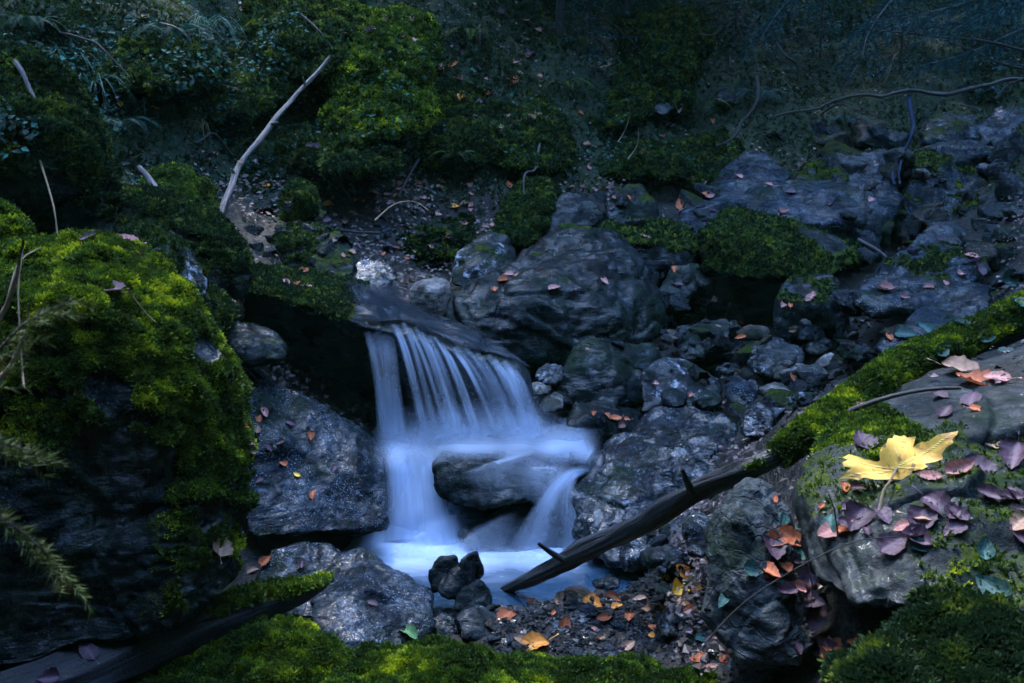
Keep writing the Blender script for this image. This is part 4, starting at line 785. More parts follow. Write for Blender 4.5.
for (pth, wd_, op) in (
        ([(405, 448, 3.22), (412, 465, 3.17), (417, 490, 3.1), (420, 515, 3.04), (422, 545, 3.0)], [40, 50, 62, 66, 76], [.0, .8, .9, .9, .9]),
        ([(385, 438, 3.24), (397, 455, 3.2), (404, 485, 3.12), (408, 515, 3.05), (410, 545, 3.0)], [12, 26, 38, 46, 60], [.0, .8, .7, .7, .8]),
        ([(425, 450, 3.2), (432, 468, 3.14), (434, 492, 3.08), (437, 515, 3.03), (440, 545, 2.98)], [24, 34, 40, 44, 56], [.0, .7, .6, .5, .7]),
        ([(440, 444, 3.26), (400, 460, 3.18), (400, 500, 3.08), (402, 540, 3.0)], [30, 40, 40, 60], [.0, .4, .4, .6]),
        ([(555, 444, 3.3), (578, 448, 3.28), (590, 456, 3.25)], [14, 20, 22], [.0, .9, .5]),
        ([(520, 441, 3.3), (545, 446, 3.28), (570, 452, 3.25)], [14, 20, 22], [.0, .8, .6]),
        ([(594, 468, 3.14), (578, 470, 3.10), (563, 479, 3.04), (552, 492, 2.99), (544, 508, 2.94), (534, 528, 2.9), (528, 550, 2.86)], [7, 12, 18, 20, 22, 30, 44], [.0, .85, .85, .65, .45, .35, .3]),
        ([(590, 470, 3.12), (574, 474, 3.06), (566, 492, 3.0), (566, 520, 2.94), (568, 552, 2.9)], [7, 11, 14, 17, 26], [.0, .6, .4, .3, .4]),
        ([(560, 482, 3.02), (552, 505, 2.95), (546, 530, 2.9), (543, 552, 2.87)], [16, 26, 34, 50], [.0, .25, .22, .3]),
        ([(572, 478, 3.05), (574, 510, 2.97), (576, 550, 2.9)], [8, 12, 18], [.0, .3, .5]),
        ([(500, 447, 3.26), (505, 462, 3.05), (508, 480, 2.98), (508, 500, 2.94)], [90, 100, 90, 70], [.0, .22, .12, .0]),
        ([(545, 452, 3.24), (548, 470, 3.02), (545, 488, 2.96), (538, 505, 2.92)], [50, 60, 60, 50], [.0, .32, .24, .06]),
        ([(400, 405, 3.27), (400, 430, 3.24), (402, 462, 3.17)], [40, 56, 60], [0, .3, .0]), ([(462, 402, 3.25), (466, 430, 3.21), (470, 458, 3.17)], [60, 84, 90], [0, .42, .0]),
        ([(432, 408, 3.25), (436, 432, 3.21), (440, 456, 3.17)], [50, 70, 80], [0, .3, .0]), ([(520, 404, 3.25), (526, 430, 3.22), (532, 456, 3.18)], [60, 80, 80], [0, .38, .0]), ([(560, 424, 3.26), (566, 444, 3.24), (570, 466, 3.2)], [40, 60, 60], [0, .5, .0]),
        ([(400, 540, 3.0), (405, 552, 2.93), (405, 566, 2.86)], [90, 140, 170], [.0, .5, .0]),
        ([(450, 545, 2.97), (455, 556, 2.9), (455, 570, 2.83)], [110, 170, 190], [.0, .4, .0]),
        ([(540, 548, 2.92), (540, 557, 2.87), (540, 572, 2.8)], [90, 120, 140], [.0, .45, .0])):
    w.ribbon(pth, wd_, op, pw=1.1, nx=13)
w.build('cascade_water', 'silk')
# stream above the lip, running over the ledge rock
tree_ = bvh([find('mossy ledge rock')])
w = Silk(); cA = [(398, 274, 4.3), (412, 300, 4.0), (432, 318, 3.82), (462, 328, 3.74), (495, 344, 3.62), (533, 368, 3.47)]
cB = [(338, 278, 4.25), (346, 296, 3.75), (364, 326, 3.42), (394, 321, 3.42), (446, 343, 3.42), (518, 363, 3.43)]
nu, nv = 60, 18; V = np.zeros((nu, nv, 3)); A = np.zeros((nu, nv))
for i in range(nu):
    t = i / (nu - 1) * (len(cA) - 1); k = min(int(t), len(cA) - 2); fr = t - k
    pa = np.array(cA[k]) * (1 - fr) + np.array(cA[k + 1]) * fr; pb = np.array(cB[k]) * (1 - fr) + np.array(cB[k + 1]) * fr
    for j in range(nv):
        u = j / (nv - 1); p = pa * (1 - u) + pb * u; d = ray(p[0], p[1]).normalized(); h = tree_.ray_cast(CAM, d)
        V[i, j] = (h[0] + h[1] * .014) if h[0] is not None else P(*p)
        A[i, j] = (1 - abs(2 * u - 1) ** 4) * sstep(0, .12, i / nu)
for _ in range(3): V[1:-1, 1:-1] = (V[:-2, 1:-1] + V[2:, 1:-1] + V[1:-1, :-2] + V[1:-1, 2:]) / 4
w.grid(V, A, np.broadcast_to(np.linspace(0, 1, nv)[None], A.shape), np.broadcast_to(np.linspace(0, 3, nu)[:, None], A.shape))
w.build('stream_water', 'stream')

# ------------------------------------------------------------------ surface finder for small things (everything solid built so far)
bpy.context.view_layer.update(); DG = bpy.context.evaluated_depsgraph_get()
SOLID = {r['o'].name: r['o'] for r in ROCKS}
def cast(px_, py_):
    d = ray(px_, py_).normalized(); o = CAM.copy()
    for _ in range(12):
        ok, loc, n, i, ob, mx = sc.ray_cast(DG, o, d)
        if not ok: return None
        if 'water' in ob.name or 'stem' in ob.name or 'twig' in ob.name: o = loc + d * .003; continue
        return loc, (n if n.dot(d) < 0 else -n), ob
def inside(poly, x, y):
    c = False; j = len(poly) - 1
    for i in range(len(poly)):
        if (poly[i][1] > y) != (poly[j][1] > y) and x < (poly[j][0] - poly[i][0]) * (y - poly[i][1]) / (poly[j][1] - poly[i][1]) + poly[i][0]: c = not c
        j = i
    return c
def rnd_in(poly, r):
    while True:
        x = r.uniform(min(p[0] for p in poly), max(p[0] for p in poly)); y = r.uniform(min(p[1] for p in poly), max(p[1] for p in poly))
        if inside(poly, x, y): return x, y
# ------------------------------------------------------------------ loose stones
PROTO = []
for k in range(12):
    r = np.random.default_rng(100 + k); p_ = r.normal(size=(13, 3)); p_ /= np.linalg.norm(p_, axis=1)[:, None]; p_ *= np.array([1, r.uniform(.6, .9), r.uniform(.35, .7)])
    v, f, e = hull_voxel([[Vector(x) for x in p_]], .11); v = shape_rock(v, f, e, 60 + k, smooth=1, amp=.03, ridge=.02, ledge=.4, lth=.3, fine=.0)
    PROTO.append((v, f))
PM = {}
def proto_mesh(k, mat):
    if (k, mat) not in PM:
        me = mesh_np('stone', PROTO[k][0], quads=PROTO[k][1], attrs={'moss': np.zeros(len(PROTO[k][0]))}); me.materials.append(M['small_' + mat]); PM[(k, mat)] = me
    return PM[(k, mat)]
for nm, dk, lt, rg in (('dark', (0.005, 0.007, 0.008), (0.022, 0.027, 0.031), (.1, .4)), ('pale', (0.04, 0.04, 0.042), (0.15, 0.145, 0.145), (.3, .7)), ('rust', (0.022, 0.016, 0.012), (0.085, 0.058, 0.04), (.12, .5)), ('blue', (0.011, 0.015, 0.021), (0.045, 0.056, 0.08), (.1, .4))):
    M['small_' + nm] = rock_mat('small_%s_stone' % nm, dk, lt, rg, (1, 1, 3), lichen=.3, grain=9, bump=.5)
for nm, dk, lt in (('dark', (0.002, 0.004, 0.005), (0.010, 0.015, 0.018)), ('blue', (0.003, 0.006, 0.009), (0.012, 0.022, 0.036)), ('lichen', (0.012, 0.015, 0.017), (0.05, 0.06, 0.066)), ('rust', (0.012, 0.01, 0.009), (0.045, 0.036, 0.03))):
    M['block_' + nm] = rock_mat('angular_%s_stone' % nm, dk, lt, (.08, .4), (.8, .8, 3), lichen=.6 if nm == 'lichen' else .3, grain=16, bump=.6, coat=.7)
TONE = {'dark': 'dark wet', 'pale': 'pale grey', 'rust': 'brownish', 'blue': 'blue-grey'}
ZONES = [([(640, 335), (700, 312), (870, 322), (838, 395), (800, 425), (735, 430), (715, 392), (660, 372)], 55, (8, 20), 'of the scree between the mossy log and the falls'),
         ([(488, 606), (560, 598), (640, 572), (706, 556), (712, 662), (484, 652)], 110, (7, 22), 'of the gravel bar beside the fallen dark branch'),
         ([(322, 205), (465, 205), (455, 268), (345, 262), (318, 240)], 30, (7, 18), 'of the leafy shelf above the waterfall'),
         ([(660, 300), (775, 320), (775, 345), (650, 330)], 16, (7, 16), 'of the dark hollow left of the cube-shaped rock'),
         ([(845, 300), (880, 330), (850, 355), (830, 320)], 12, (7, 16), 'of the gap right of the cube-shaped rock'),
         ([(780, 160), (910, 140), (1000, 220), (900, 260), (860, 235)], 26, (8, 24), 'of the shaded right bank')]
rs = random.Random(3)
for poly, n_s, szr, where in ZONES:
    for _ in range(n_s):
        x, y = rnd_in(poly, rs); h = cast(x, y)
        if not h or h[2].name.startswith(('fallen', 'mossy_log')): continue
        mt = rs.choices(['dark', 'blue', 'pale', 'rust'], [5, 3, 2.2, 2])[0]
        dist = (h[0] - CAM).length; rad = (szr[0] + (szr[1] - szr[0]) * rs.random() ** 2.2) * dist / FPX / 2
        o = bpy.data.objects.new('stone', proto_mesh(rs.randrange(12), mt)); COL.objects.link(o)
        o.location = h[0] + Vector((0, 0, rad * .15)); o.scale = (rad,) * 3; o.rotation_euler = (rs.uniform(-.5, .5), rs.uniform(-.5, .5), rs.uniform(0, 6.28))
        tag(o, 'small %s stone lying loose %s' % (TONE[mt], where), 'stone', 'loose stones ' + where)
BP = []
for k in range(7):
    r = np.random.default_rng(200 + k); p_ = r.uniform(-1, 1, (11, 3)); p_ /= np.abs(p_).max(1)[:, None] ** .7; p_ *= np.array([1, r.uniform(.6, .95), r.uniform(.4, .75)])
    v, f, e_ = hull_voxel([[Vector(x) for x in p_]], .05); BP.append((shape_rock(v, f, e_, 80 + k, smooth=1, amp=.02, ridge=.015, ledge=.3, lth=.16, fine=.006, fac=.06), f))
BM = {}
FILL = [([(640, 255), (710, 290), (775, 300), (770, 335), (655, 335)], 18, (24, 60), 'in the dark hollow under the broad boulder'),
        ([(838, 285), (860, 300), (905, 350), (850, 365), (832, 330)], 9, (18, 40), 'in the gap right of the cube-shaped rock'),
        ([(770, 140), (905, 120), (905, 180), (780, 178)], 14, (30, 70), 'in the shade behind the long flat slab'),
        ([(905, 170), (1024, 140), (1024, 250), (930, 225)], 16, (34, 80), 'heaped at the far right bank'),
        ([(840, 225), (930, 200), (910, 260), (860, 262)], 11, (26, 56), 'between the long flat slab and the wide blue slab'),
        ([(560, 205), (720, 190), (700, 240), (600, 225)], 12, (18, 44), 'at the bank foot above the largest boulder'),
        ([(250, 200), (345, 215), (340, 275), (255, 270)], 16, (16, 38), 'on the shelf left above the falls'),
        ([(375, 215), (460, 210), (450, 285), (395, 275)], 12, (14, 34), 'on the shelf behind the pale-topped stone'),
        ([(560, 330), (650, 320), (740, 350), (735, 400), (660, 380)], 10, (16, 34), 'at the top of the scree beside the square-shouldered rock'),
        ([(650, 315), (740, 310), (870, 325), (835, 395), (780, 425), (730, 420), (715, 385), (660, 370)], 20, (26, 58), 'piled on the scree between the falls and the mossy log'),
        ([(640, 530), (720, 500), (715, 560), (650, 570)], 6, (16, 34), 'under the fallen branch beside the pool'),
        ([(246, 205), (278, 205), (272, 262), (250, 262)], 7, (18, 30), 'between the upright mossy block and the leaning pale stick'),
        ([(770, 560), (830, 560), (860, 660), (800, 680)], 9, (20, 46), 'in the leafy gap between the cracked rock and the right slab'),
        ([(900, 255), (1024, 220), (1024, 300), (985, 320), (960, 260)], 9, (28, 60), 'in the weeds at the right edge behind the log')]
for poly, n_s, szr, where in FILL:
    for _ in range(n_s):
        x, y = rnd_in(poly, rs); h = cast(x, y)
        if not h or h[2].name.startswith(('fallen', 'mossy_log')): continue
        mt = rs.choices(['dark', 'blue', 'lichen', 'rust'], [5, 4, 1.5, 1])[0]; k = rs.randrange(7)
        if (k, mt) not in BM:
            me = mesh_np('rock', BP[k][0], quads=BP[k][1], attrs={'moss': np.clip(vnormals(BP[k][0], BP[k][1])[:, 2] - .35, 0, 1) * (.9 if mt in ('dark', 'rust') else .4)}); me.materials.append(M['block_' + mt]); BM[(k, mt)] = me
        rad = (szr[0] + (szr[1] - szr[0]) * rs.random() ** 1.6) * (h[0] - CAM).length / FPX / 2
        o = bpy.data.objects.new('rock', BM[(k, mt)]); COL.objects.link(o); o.location = h[0] + Vector((0, .5 * rad, -.05 * rad)); o.scale = (rad, rad, rad * rs.uniform(.8, 1.1))
        o.rotation_euler = (rs.uniform(-.35, .35), rs.uniform(-.4, .4), rs.uniform(0, 6.28))
        tag(o, '%s angular rock %s' % ({'dark': 'dark', 'blue': 'bluish wet', 'lichen': 'lichen-specked', 'rust': 'brownish'}[mt], where), 'rock', 'angular rocks ' + where)
bpy.context.view_layer.update(); DG = bpy.context.evaluated_depsgraph_get()
# fine gravel between them
vs, qs, n_ = [], [], 0
LOW = [(v[0], v[1]) for v in PROTO[:4]]
cube = []
for k in range(5):
    r = np.random.default_rng(300 + k); b = np.array([[x, y, z] for x in (-1, 1) for y in (-1, 1) for z in (-1, 1)], float) * np.array([1, .8, .5]) * r.uniform(.6, 1.1, (8, 3)); cube.append(b)
cq = np.array([(0, 1, 3, 2), (4, 6, 7, 5), (0, 4, 5, 1), (2, 3, 7, 6), (0, 2, 6, 4), (1, 5, 7, 3)])
for poly, cnt, szr in ((ZONES[1][0], 2600, (2, 7)), ([(640, 320), (890, 320), (838, 400), (790, 440), (640, 420)], 450, (2, 6)), ([(700, 640), (800, 660), (780, 683), (690, 683)], 150, (3, 7))):
    for _ in range(cnt):
        x, y = rnd_in(poly, rs); h = cast(x, y)
        if not h or not (h[2].name.startswith('ground')): continue
        rad = rs.uniform(*szr) * (h[0] - CAM).length / FPX / 2
        Rm = np.array(Matrix.Rotation(rs.uniform(0, 6.28), 3, 'Z') @ Matrix.Rotation(rs.uniform(-.7, .7), 3, 'X'))
        vs.append(cube[rs.randrange(5)] @ Rm.T * rad + np.array(h[0])); qs.append(cq + n_); n_ += 8
if vs: tag(link('gravel', mesh_np('gravel', np.concatenate(vs), quads=np.concatenate(qs), smooth=False, attrs={'moss': np.zeros(n_)}), rock_mat('fine_gravel', (0.005, 0.006, 0.008), (0.05, 0.05, 0.052), (.12, .5), (1, 1, 2), grain=50, lichen=.6, bump=.3)),
               'fine wet gravel filling the gaps between the stones', 'gravel', kind='stuff')

# ------------------------------------------------------------------ fallen leaves
def leaf_outline(kind):
    if kind == 'oval': return [(0, 0), (.16, .06), (.26, .18), (.30, .36), (.27, .55), (.19, .74), (.09, .90), (0, 1.0)]
    return [(0, 0), (.20, .03), (.36, .16), (.40, .36), (.33, .50), (.36, .62), (.22, .70), (.12, .88), (0, 1.0)]
def make_leaf(kind, seed, curl):
    r = random.Random(seed); ol = leaf_outline(kind); ys = np.linspace(0, 1, 13); wx_ = np.interp(ys, [p[1] for p in ol], [p[0] for p in ol])
    us = np.linspace(-1, 1, 9); V = []; E = []; VN = []
    c1, c2, tw_ = curl * r.uniform(.3, .9), curl * r.uniform(-.5, .6), r.uniform(-.6, .6)
    for y, w_ in zip(ys, wx_):
        for u in us:
            jag = 1 + .06 * math.sin(y * 40 + (u > 0) * 2) * (abs(u) > .9)
            x = u * w_ * jag; z = c1 * x * x * 2.2 + c2 * (y - .4) ** 2 * .9 + tw_ * x * (y - .5) * .9 + .02 * math.sin(y * 22) * abs(u) - .03 * (1 - abs(u))
            V.append((x, y - .45, z)); E.append(max(0, abs(u) - .55) * 2.2 * (.5 + .5 * math.sin(y * 17 + seed) ** 2)); VN.append(1.0 if abs(u) < .05 else (.5 if abs(math.sin(y * 20 - abs(u) * 3)) > .9 else 0))
    q = quad_grid(13, 9); V = np.array(V); k = len(V)
    st = np.array([(-.008, -.45, -.03), (.008, -.45, -.03), (.03 * r.random(), -.62, .02), (.014, -.62, .02), (.06 * r.uniform(-1, 1), -.75, .04), (.05, -.75, .04)])
    V = np.r_[V, st]; q = np.r_[q, [[k, k + 1, k + 3, k + 2], [k + 2, k + 3, k + 5, k + 4]]]
    return V, q, np.r_[E, np.ones(6) * .5], np.r_[VN, np.ones(6)]
LP = [make_leaf('oval' if k % 3 else 'wide', k, .5 + .35 * (k % 4)) for k in range(8)]
LMESH = {}
def leaf_mesh(k, c):
    if (k, c) not in LMESH:
        V, q, E, VN = LP[k]; me = mesh_np('fallen_leaf', V, quads=q, attrs={'edge': E, 'vein': VN}); me.materials.append(LEAF[c]); LMESH[(k, c)] = me
    return LMESH[(k, c)]
NAMEC = {'pink': 'pink', 'purple': 'purple', 'rust': 'rust-brown', 'tan': 'tan', 'orange': 'orange', 'yellow': 'yellow', 'green': 'green', 'teal': 'teal green'}
def surf(ob, x, y):
    while ob.parent: ob = ob.parent
    l = ob.get('label')
    if l and not ob.name.startswith('stone'):
        s_ = l.split(',')[0].split()[:9]
        while s_[-1] in ('with', 'a', 'the', 'of', 'on', 'in', 'and', 'to', 'at', 'by', 'its', 'behind', 'under', 'over', 'right', 'left', 'where', 'above', 'below', 'whose', 'beside', 'along', 'between', 'up', 'down', 'one', 'small', 'huge', 'largest', 'slanting', 'like', 'lying', 'tilted', 'standing', 'cut', 'leaning', 'pale', 'mossy', 'across', 'fallen', 'dark'): s_.pop()
        return 'the ' + ' '.join(s_)
    if x > 690 and y > 480: return 'the litter round the cracked rock'
    if y > 560: return 'the gravel bar beside the fallen dark branch'
    if x > 640 and y > 290: return 'the scree right of the falls'
    if x < 345: return 'the ivy-covered left bank'
    if y > 170 and x < 480: return 'the leafy shelf above the waterfall'
    if x < 560: return 'the mossy middle bank'
    return 'the dark bank below the hollow'
rl_ = random.Random(21)
def put_leaf(x, y, c, size, lift=.3, yaw=None, tilt=None, adj=None):
    h = cast(x, y)
    if not h: return
    loc, n, ob = h; dist = (loc - CAM).length; L = size * dist / FPX * 1.05
    n = (n * .6 + Vector((0, -.25, .6)) + Vector((rl_.uniform(-1, 1), rl_.uniform(-1, 1), 0)) * (.22 if tilt is None else tilt)).normalized()
    o = bpy.data.objects.new('fallen_leaf', leaf_mesh(rl_.randrange(8), c)); COL.objects.link(o)
    qd = n.to_track_quat('Z', 'Y'); o.rotation_mode = 'QUATERNION'
    from mathutils import Quaternion
    o.rotation_quaternion = qd @ Quaternion((0, 0, 1), rl_.uniform(0, 6.28) if yaw is None else yaw)
    m_ = ob.get('moss_lift', 0.0)
    o.location = loc + n * (L * .06 * lift + .004 + m_); o.scale = (L, L, L)
    sz = adj or ('small' if L < .045 else ('medium' if L < .075 else 'large'))
    S = surf(ob, x, y)
    tag(o, '%s %s leaf lying on %s' % (sz, NAMEC[c], S), 'leaf', 'fallen leaves on ' + S)
LV = """248 400 tan 11;264 413 pink 12;259 420 rust 10;257 430 tan 9;245 428 rust 6;250 444 tan 10;249 452 tan 12;310 436 rust 10;290 423 purple 12;283 465 rust 10;297 476 yellow 8;281 443 purple 9;260 481 purple 9;334 469 purple 9;313 495 rust 10;270 448 purple 9;
112 290 purple 34;90 238 purple 18;128 241 pink 22;60 261 tan 8;140 255 rust 6;220 547 tan 26;266 562 rust 13;251 571 tan 13;88 652 purple 24;50 680 purple 18;302 566 purple 12;372 604 purple 12;407 633 green 24;30 662 rust 16;
533 646 orange 36;505 618 rust 22;665 580 yellow 18;676 592 yellow 22;681 571 orange 20;592 603 orange 20;612 597 rust 16;640 600 tan 14;600 640 tan 14;630 618 rust 12;690 612 rust 16;700 590 orange 14;
503 281 rust 14;509 275 pink 11;553 288 pink 14;604 281 pink 11;516 276 tan 9;495 290 rust 9;646 238 pink 12;677 284 purple 13;674 269 rust 9;607 416 rust 10;615 419 rust 15;620 426 pink 11;593 414 rust 7;626 420 rust 9;
739 177 pink 10;709 196 pink 11;790 192 purple 12;784 213 pink 12;769 185 pink 8;812 299 pink 16;886 290 pink 17;904 298 pink 9;929 288 pink 10;946 284 pink 11;961 275 pink 11;977 270 purple 18;972 256 pink 14;942 241 purple 11;889 337 rust 11;689 179 pink 14;681 206 rust 14;870 200 pink 8;830 205 purple 8;
371 31 purple 10;388 17 purple 10;453 65 rust 13;458 79 pink 10;460 97 orange 10;487 79 pink 8;513 84 rust 12;525 20 pink 9;499 12 purple 10;538 31 pink 7;603 66 tan 22;531 118 tan 9;538 114 tan 8;501 128 tan 8;518 120 rust 8;668 126 purple 10;509 186 rust 12;564 183 tan 8;571 187 tan 8;584 188 pink 8;398 197 orange 10;401 190 pink 10;381 202 purple 11;357 198 purple 11;439 188 pink 9;492 225 pink 13;500 201 purple 10;486 227 tan 9;
328 205 orange 13;266 186 orange 9;325 219 purple 13;313 149 purple 14;332 198 tan 8;304 272 rust 12;306 288 pink 12;286 283 pink 11;296 285 rust 10;232 302 pink 9;238 303 tan 8;
998 378 pink 24;972 400 purple 30;974 383 rust 34;940 397 purple 18;945 414 purple 22;976 410 rust 16;863 443 purple 28;861 407 tan 14;962 371 tan 40;938 507 purple 38;858 520 purple 34;851 509 purple 22;829 533 pink 30;903 527 pink 20;920 522 purple 32;958 472 pink 28;982 469 purple 36;1016 456 purple 32;997 446 tan 26;1019 525 tan 22;951 514 purple 24;893 546 purple 30;822 509 rust 10;926 517 tan 32;913 537 purple 26;955 530 purple 26;884 515 purple 24;1010 500 purple 22;930 478 pink 22;
772 550 purple 30;790 538 rust 30;805 600 purple 36;815 618 purple 36;797 588 pink 17;829 650 pink 22;858 646 rust 24;701 660 rust 20;712 669 pink 15;726 662 rust 16;774 500 rust 10;769 572 rust 24;812 575 purple 24;
1010 278 teal 20;1002 288 teal 22;1018 305 teal 18;960 325 teal 16;985 338 teal 20;905 335 teal 20;830 525 teal 24;795 528 teal 20;797 553 teal 20;752 570 teal 20;725 600 teal 18;705 640 teal 22;995 592 teal 36;985 553 teal 24;920 548 teal 22;700 676 teal 18;940 352 teal 20;926 330 teal 18;783 520 teal 18;1008 352 teal 20"""
for it in LV.replace('\n', '').split(';'):
    a, b, c, d = it.split(); put_leaf(float(a), float(b), c, float(d))
for poly, k, cs, szr in (([(365, 182), (470, 182), (480, 215), (340, 215)], 26, ['pink', 'purple', 'tan', 'pink', 'orange'], (6, 11)), ([(430, 55), (545, 50), (560, 135), (470, 140)], 26, ['pink', 'purple', 'tan', 'rust'], (6, 10)),
                         ([(40, 10), (350, 10), (300, 180), (120, 180)], 22, ['tan', 'purple', 'pink', 'orange'], (5, 9)), ([(570, 110), (720, 110), (720, 220), (600, 220)], 22, ['pink', 'rust', 'tan', 'purple'], (5, 9)),
                         ([(320, 205), (470, 215), (440, 262), (340, 258)], 18, ['pink', 'tan', 'rust', 'purple'], (6, 10)), ([(370, 10), (420, 10), (430, 70), (370, 60)], 8, ['purple', 'pink'], (5, 9)), ([(500, 600), (700, 560), (700, 650), (520, 650)], 20, ['rust', 'tan', 'orange', 'rust', 'pink'], (8, 16)), ([(765, 540), (820, 560), (850, 665), (800, 670)], 14, ['purple', 'purple', 'purple', 'rust', 'purple'], (12, 26)), ([(830, 490), (1024, 440), (1024, 540), (840, 545)], 14, ['purple', 'purple', 'purple', 'rust'], (12, 26)), ([(650, 300), (880, 300), (800, 420), (640, 400)], 14, ['tan', 'rust', 'pink'], (6, 12))):
    for _ in range(k):
        x, y = rnd_in(poly, rl_); put_leaf(x, y, rl_.choice(cs), rl_.uniform(*szr))

# ------------------------------------------------------------------ the yellow maple leaf
O3 = """290 428;230 435;195 432;178 440;150 432;120 432;140 415;155 405;132 398;128 385;145 378;128 370;150 358;180 362;215 368;240 375;250 372;245 350;255 330;265 325;270 310;285 308;292 292;310 297;325 292;335 300;360 298;355 320;352 330;375 315;395 318;420 305;450 303;480 297;475 310;460 325;465 335;445 345;435 360;440 375;410 380;385 385;395 395;375 405;345 410;345 435;315 432"""
OP = [(800 + float(a) / 3.103, 340 + float(b) / 3.103) for a, b in (t.split() for t in O3.split(';'))]
h = cast(893, 478); base = (h[0] if h else P(893, 478, 1.7)) + Vector((0, -.012, .022))
pn = Vector((-.05, -.72, .69)).normalized(); eu = Vector((1, 0, 0)) - pn * pn.x; eu.normalize(); ev_ = pn.cross(eu)
def on_plane(x, y):
    d = ray(x, y); t = (base - CAM).dot(pn) / d.dot(pn); return CAM + d * t
uv = [((on_plane(*p) - base).dot(eu), (on_plane(*p) - base).dot(ev_)) for p in OP]
LW = max(u for u, v in uv) - min(u for u, v in uv)
inner = []
for i in range(60):
    for j in range(40):
        u = min(p[0] for p in uv) + LW * i / 59; v = min(p[1] for p in uv) + (max(p[1] for p in uv) - min(p[1] for p in uv)) * j / 39
        if inside(uv, u, v) and min(math.hypot(u - p[0], v - p[1]) for p in uv) > .002: inner.append((u, v))
allp = [Vector(p) for p in uv] + [Vector(p) for p in inner]; ne = len(uv)
cd = geometry.delaunay_2d_cdt(allp, [(i, (i + 1) % ne) for i in range(ne)], [], 1, 1e-5)
LOBES = [(-.085, .06), (-.01, .13), (.07, .10), (-.09, .01), (.09, .03)]
LOBES = [Vector(uv[k]) for k in (11, 22, 33, 5, 43)]
vv, ed, vn = [], [], []
for p in cd[0]:
    u, v = p; r = math.hypot(u, v); dv = 1e9
    for l in LOBES:
        t = max(0, min(1, (u * l.x + v * l.y) / max(l.length_squared, 1e-9))); dv = min(dv, math.hypot(u - l.x * t, v - l.y * t))
    z = .10 * dv * (1 - .3 * u / .1) + .006 * math.sin(u * 60 + v * 40) + .25 * max(0, abs(u) - .05) ** 1 * .18 + .9 * max(0, u - .045) * .25
    vv.append((u, v, z)); vn.append(max(0, 1 - dv / .0016)); ed.append(float(np.clip((u - .045) * 18, 0, 1)) * .7)
tri = [t for t in cd[2]]
s = NT('yellow_maple_leaf'); v = s.tc.outputs['Object']; n = s.noise(v, 38, 4, .6)
c = s.mix(s.mapr(n, .35, .65), (0.95, 0.62, 0.11), (0.84, 0.47, 0.08)); c = s.mix(s.math('MULTIPLY', s.attr('edge'), s.mapr(n, .38, .6, .15, 1)), c, (0.30, 0.11, 0.05))
c = s.mix(s.mapr(s.noise(v, 60, 3), .58, .68, 0, .75), c, (0.16, 0.085, 0.06)); c = s.mix(s.math('MULTIPLY', s.attr('vein'), .5), c, (.82, .62, .2))
b_ = s.bsdf(c, .5, .4, s.bump(s.math('ADD', s.attr('vein'), n), .5, .002)); tr = s.n('ShaderNodeBsdfTranslucent'); s.set(tr.inputs[0], c); mx = s.n('ShaderNodeMixShader'); mx.inputs[0].default_value = .2
s.t.links.new(b_.outputs[0], mx.inputs[1]); s.t.links.new(tr.outputs[0], mx.inputs[2]); M['maple'] = s.done(mx.outputs[0])
me = bpy.data.meshes.new('maple_leaf'); me.from_pydata(vv, [], tri)
for nm, dat in (('edge', ed), ('vein', vn)): a_ = me.attributes.new(nm, 'FLOAT', 'POINT'); a_.data.foreach_set('value', dat)
for p in me.polygons: p.use_smooth = True
ml = link('maple_leaf', me, M['maple']); MW = Matrix((( eu.x, ev_.x, pn.x, base.x), (eu.y, ev_.y, pn.y, base.y), (eu.z, ev_.z, pn.z, base.z), (0, 0, 0, 1))); ml.matrix_world = MW
tag(ml, 'big yellow maple leaf with browned right lobe resting on the right slab', 'maple leaf')
sp_ = [base + pn * .001, on_plane(884, 490) + pn * .035, on_plane(876, 502) + pn * .05, on_plane(871, 523) + pn * .055]
v_, t_, q_, at_ = tube(sp_, [.0022, .002, .0022, .0036], sides=8, seg=.004, knob=.05)
inv = MW.inverted(); v_ = np.array([tuple(inv @ Vector(x)) for x in v_])
stm = link('stalk', mesh_np('stalk', v_, t_, q_, attrs=at_), M['straw'], ml); stm['label'] = 'bent tan stalk'

# ------------------------------------------------------------------ moss, ground leaves, grass
def moss_part(o, v, f, m, org, mat, L, den, cap=60000):
    pa, fn, ce = face_px(v, f); mf = m[f].mean(1); w_ = pa * sstep(.35, .75, mf)
    cnt = min(cap, w_.sum() * .26 * den); s_ = sample_faces(v, f, w_, cnt)
    if s_ is None or cnt < 150: return
    idx, pos = s_; nn = fn[idx]
    tint = np.clip(.42 + .45 * fbm(pos * 8, 3) + .55 * perlin(pos * 34), 0, 1) ** 1.5
    nn = nn + np.array([0, 0, .35]); nn /= np.linalg.norm(nn, axis=1)[:, None]
    bv_, bq_, bt_ = blades(pos - org, nn, tint, L, .24, 5, 1.0, .35)
    link('moss', mesh_np('moss', bv_, quads=bq_, smooth=False, attrs={'tint': bt_}), M[mat], o)
for r in ROCKS:
    if r['moss']: moss_part(r['o'], r['v'], r['f'], r['m'], r['org'], r['mat'], r['L'], r['den'])
for o, v, f, m, org, mat, L, den in WOODMOSS: moss_part(o, v, f, m, org, mat, L, den)
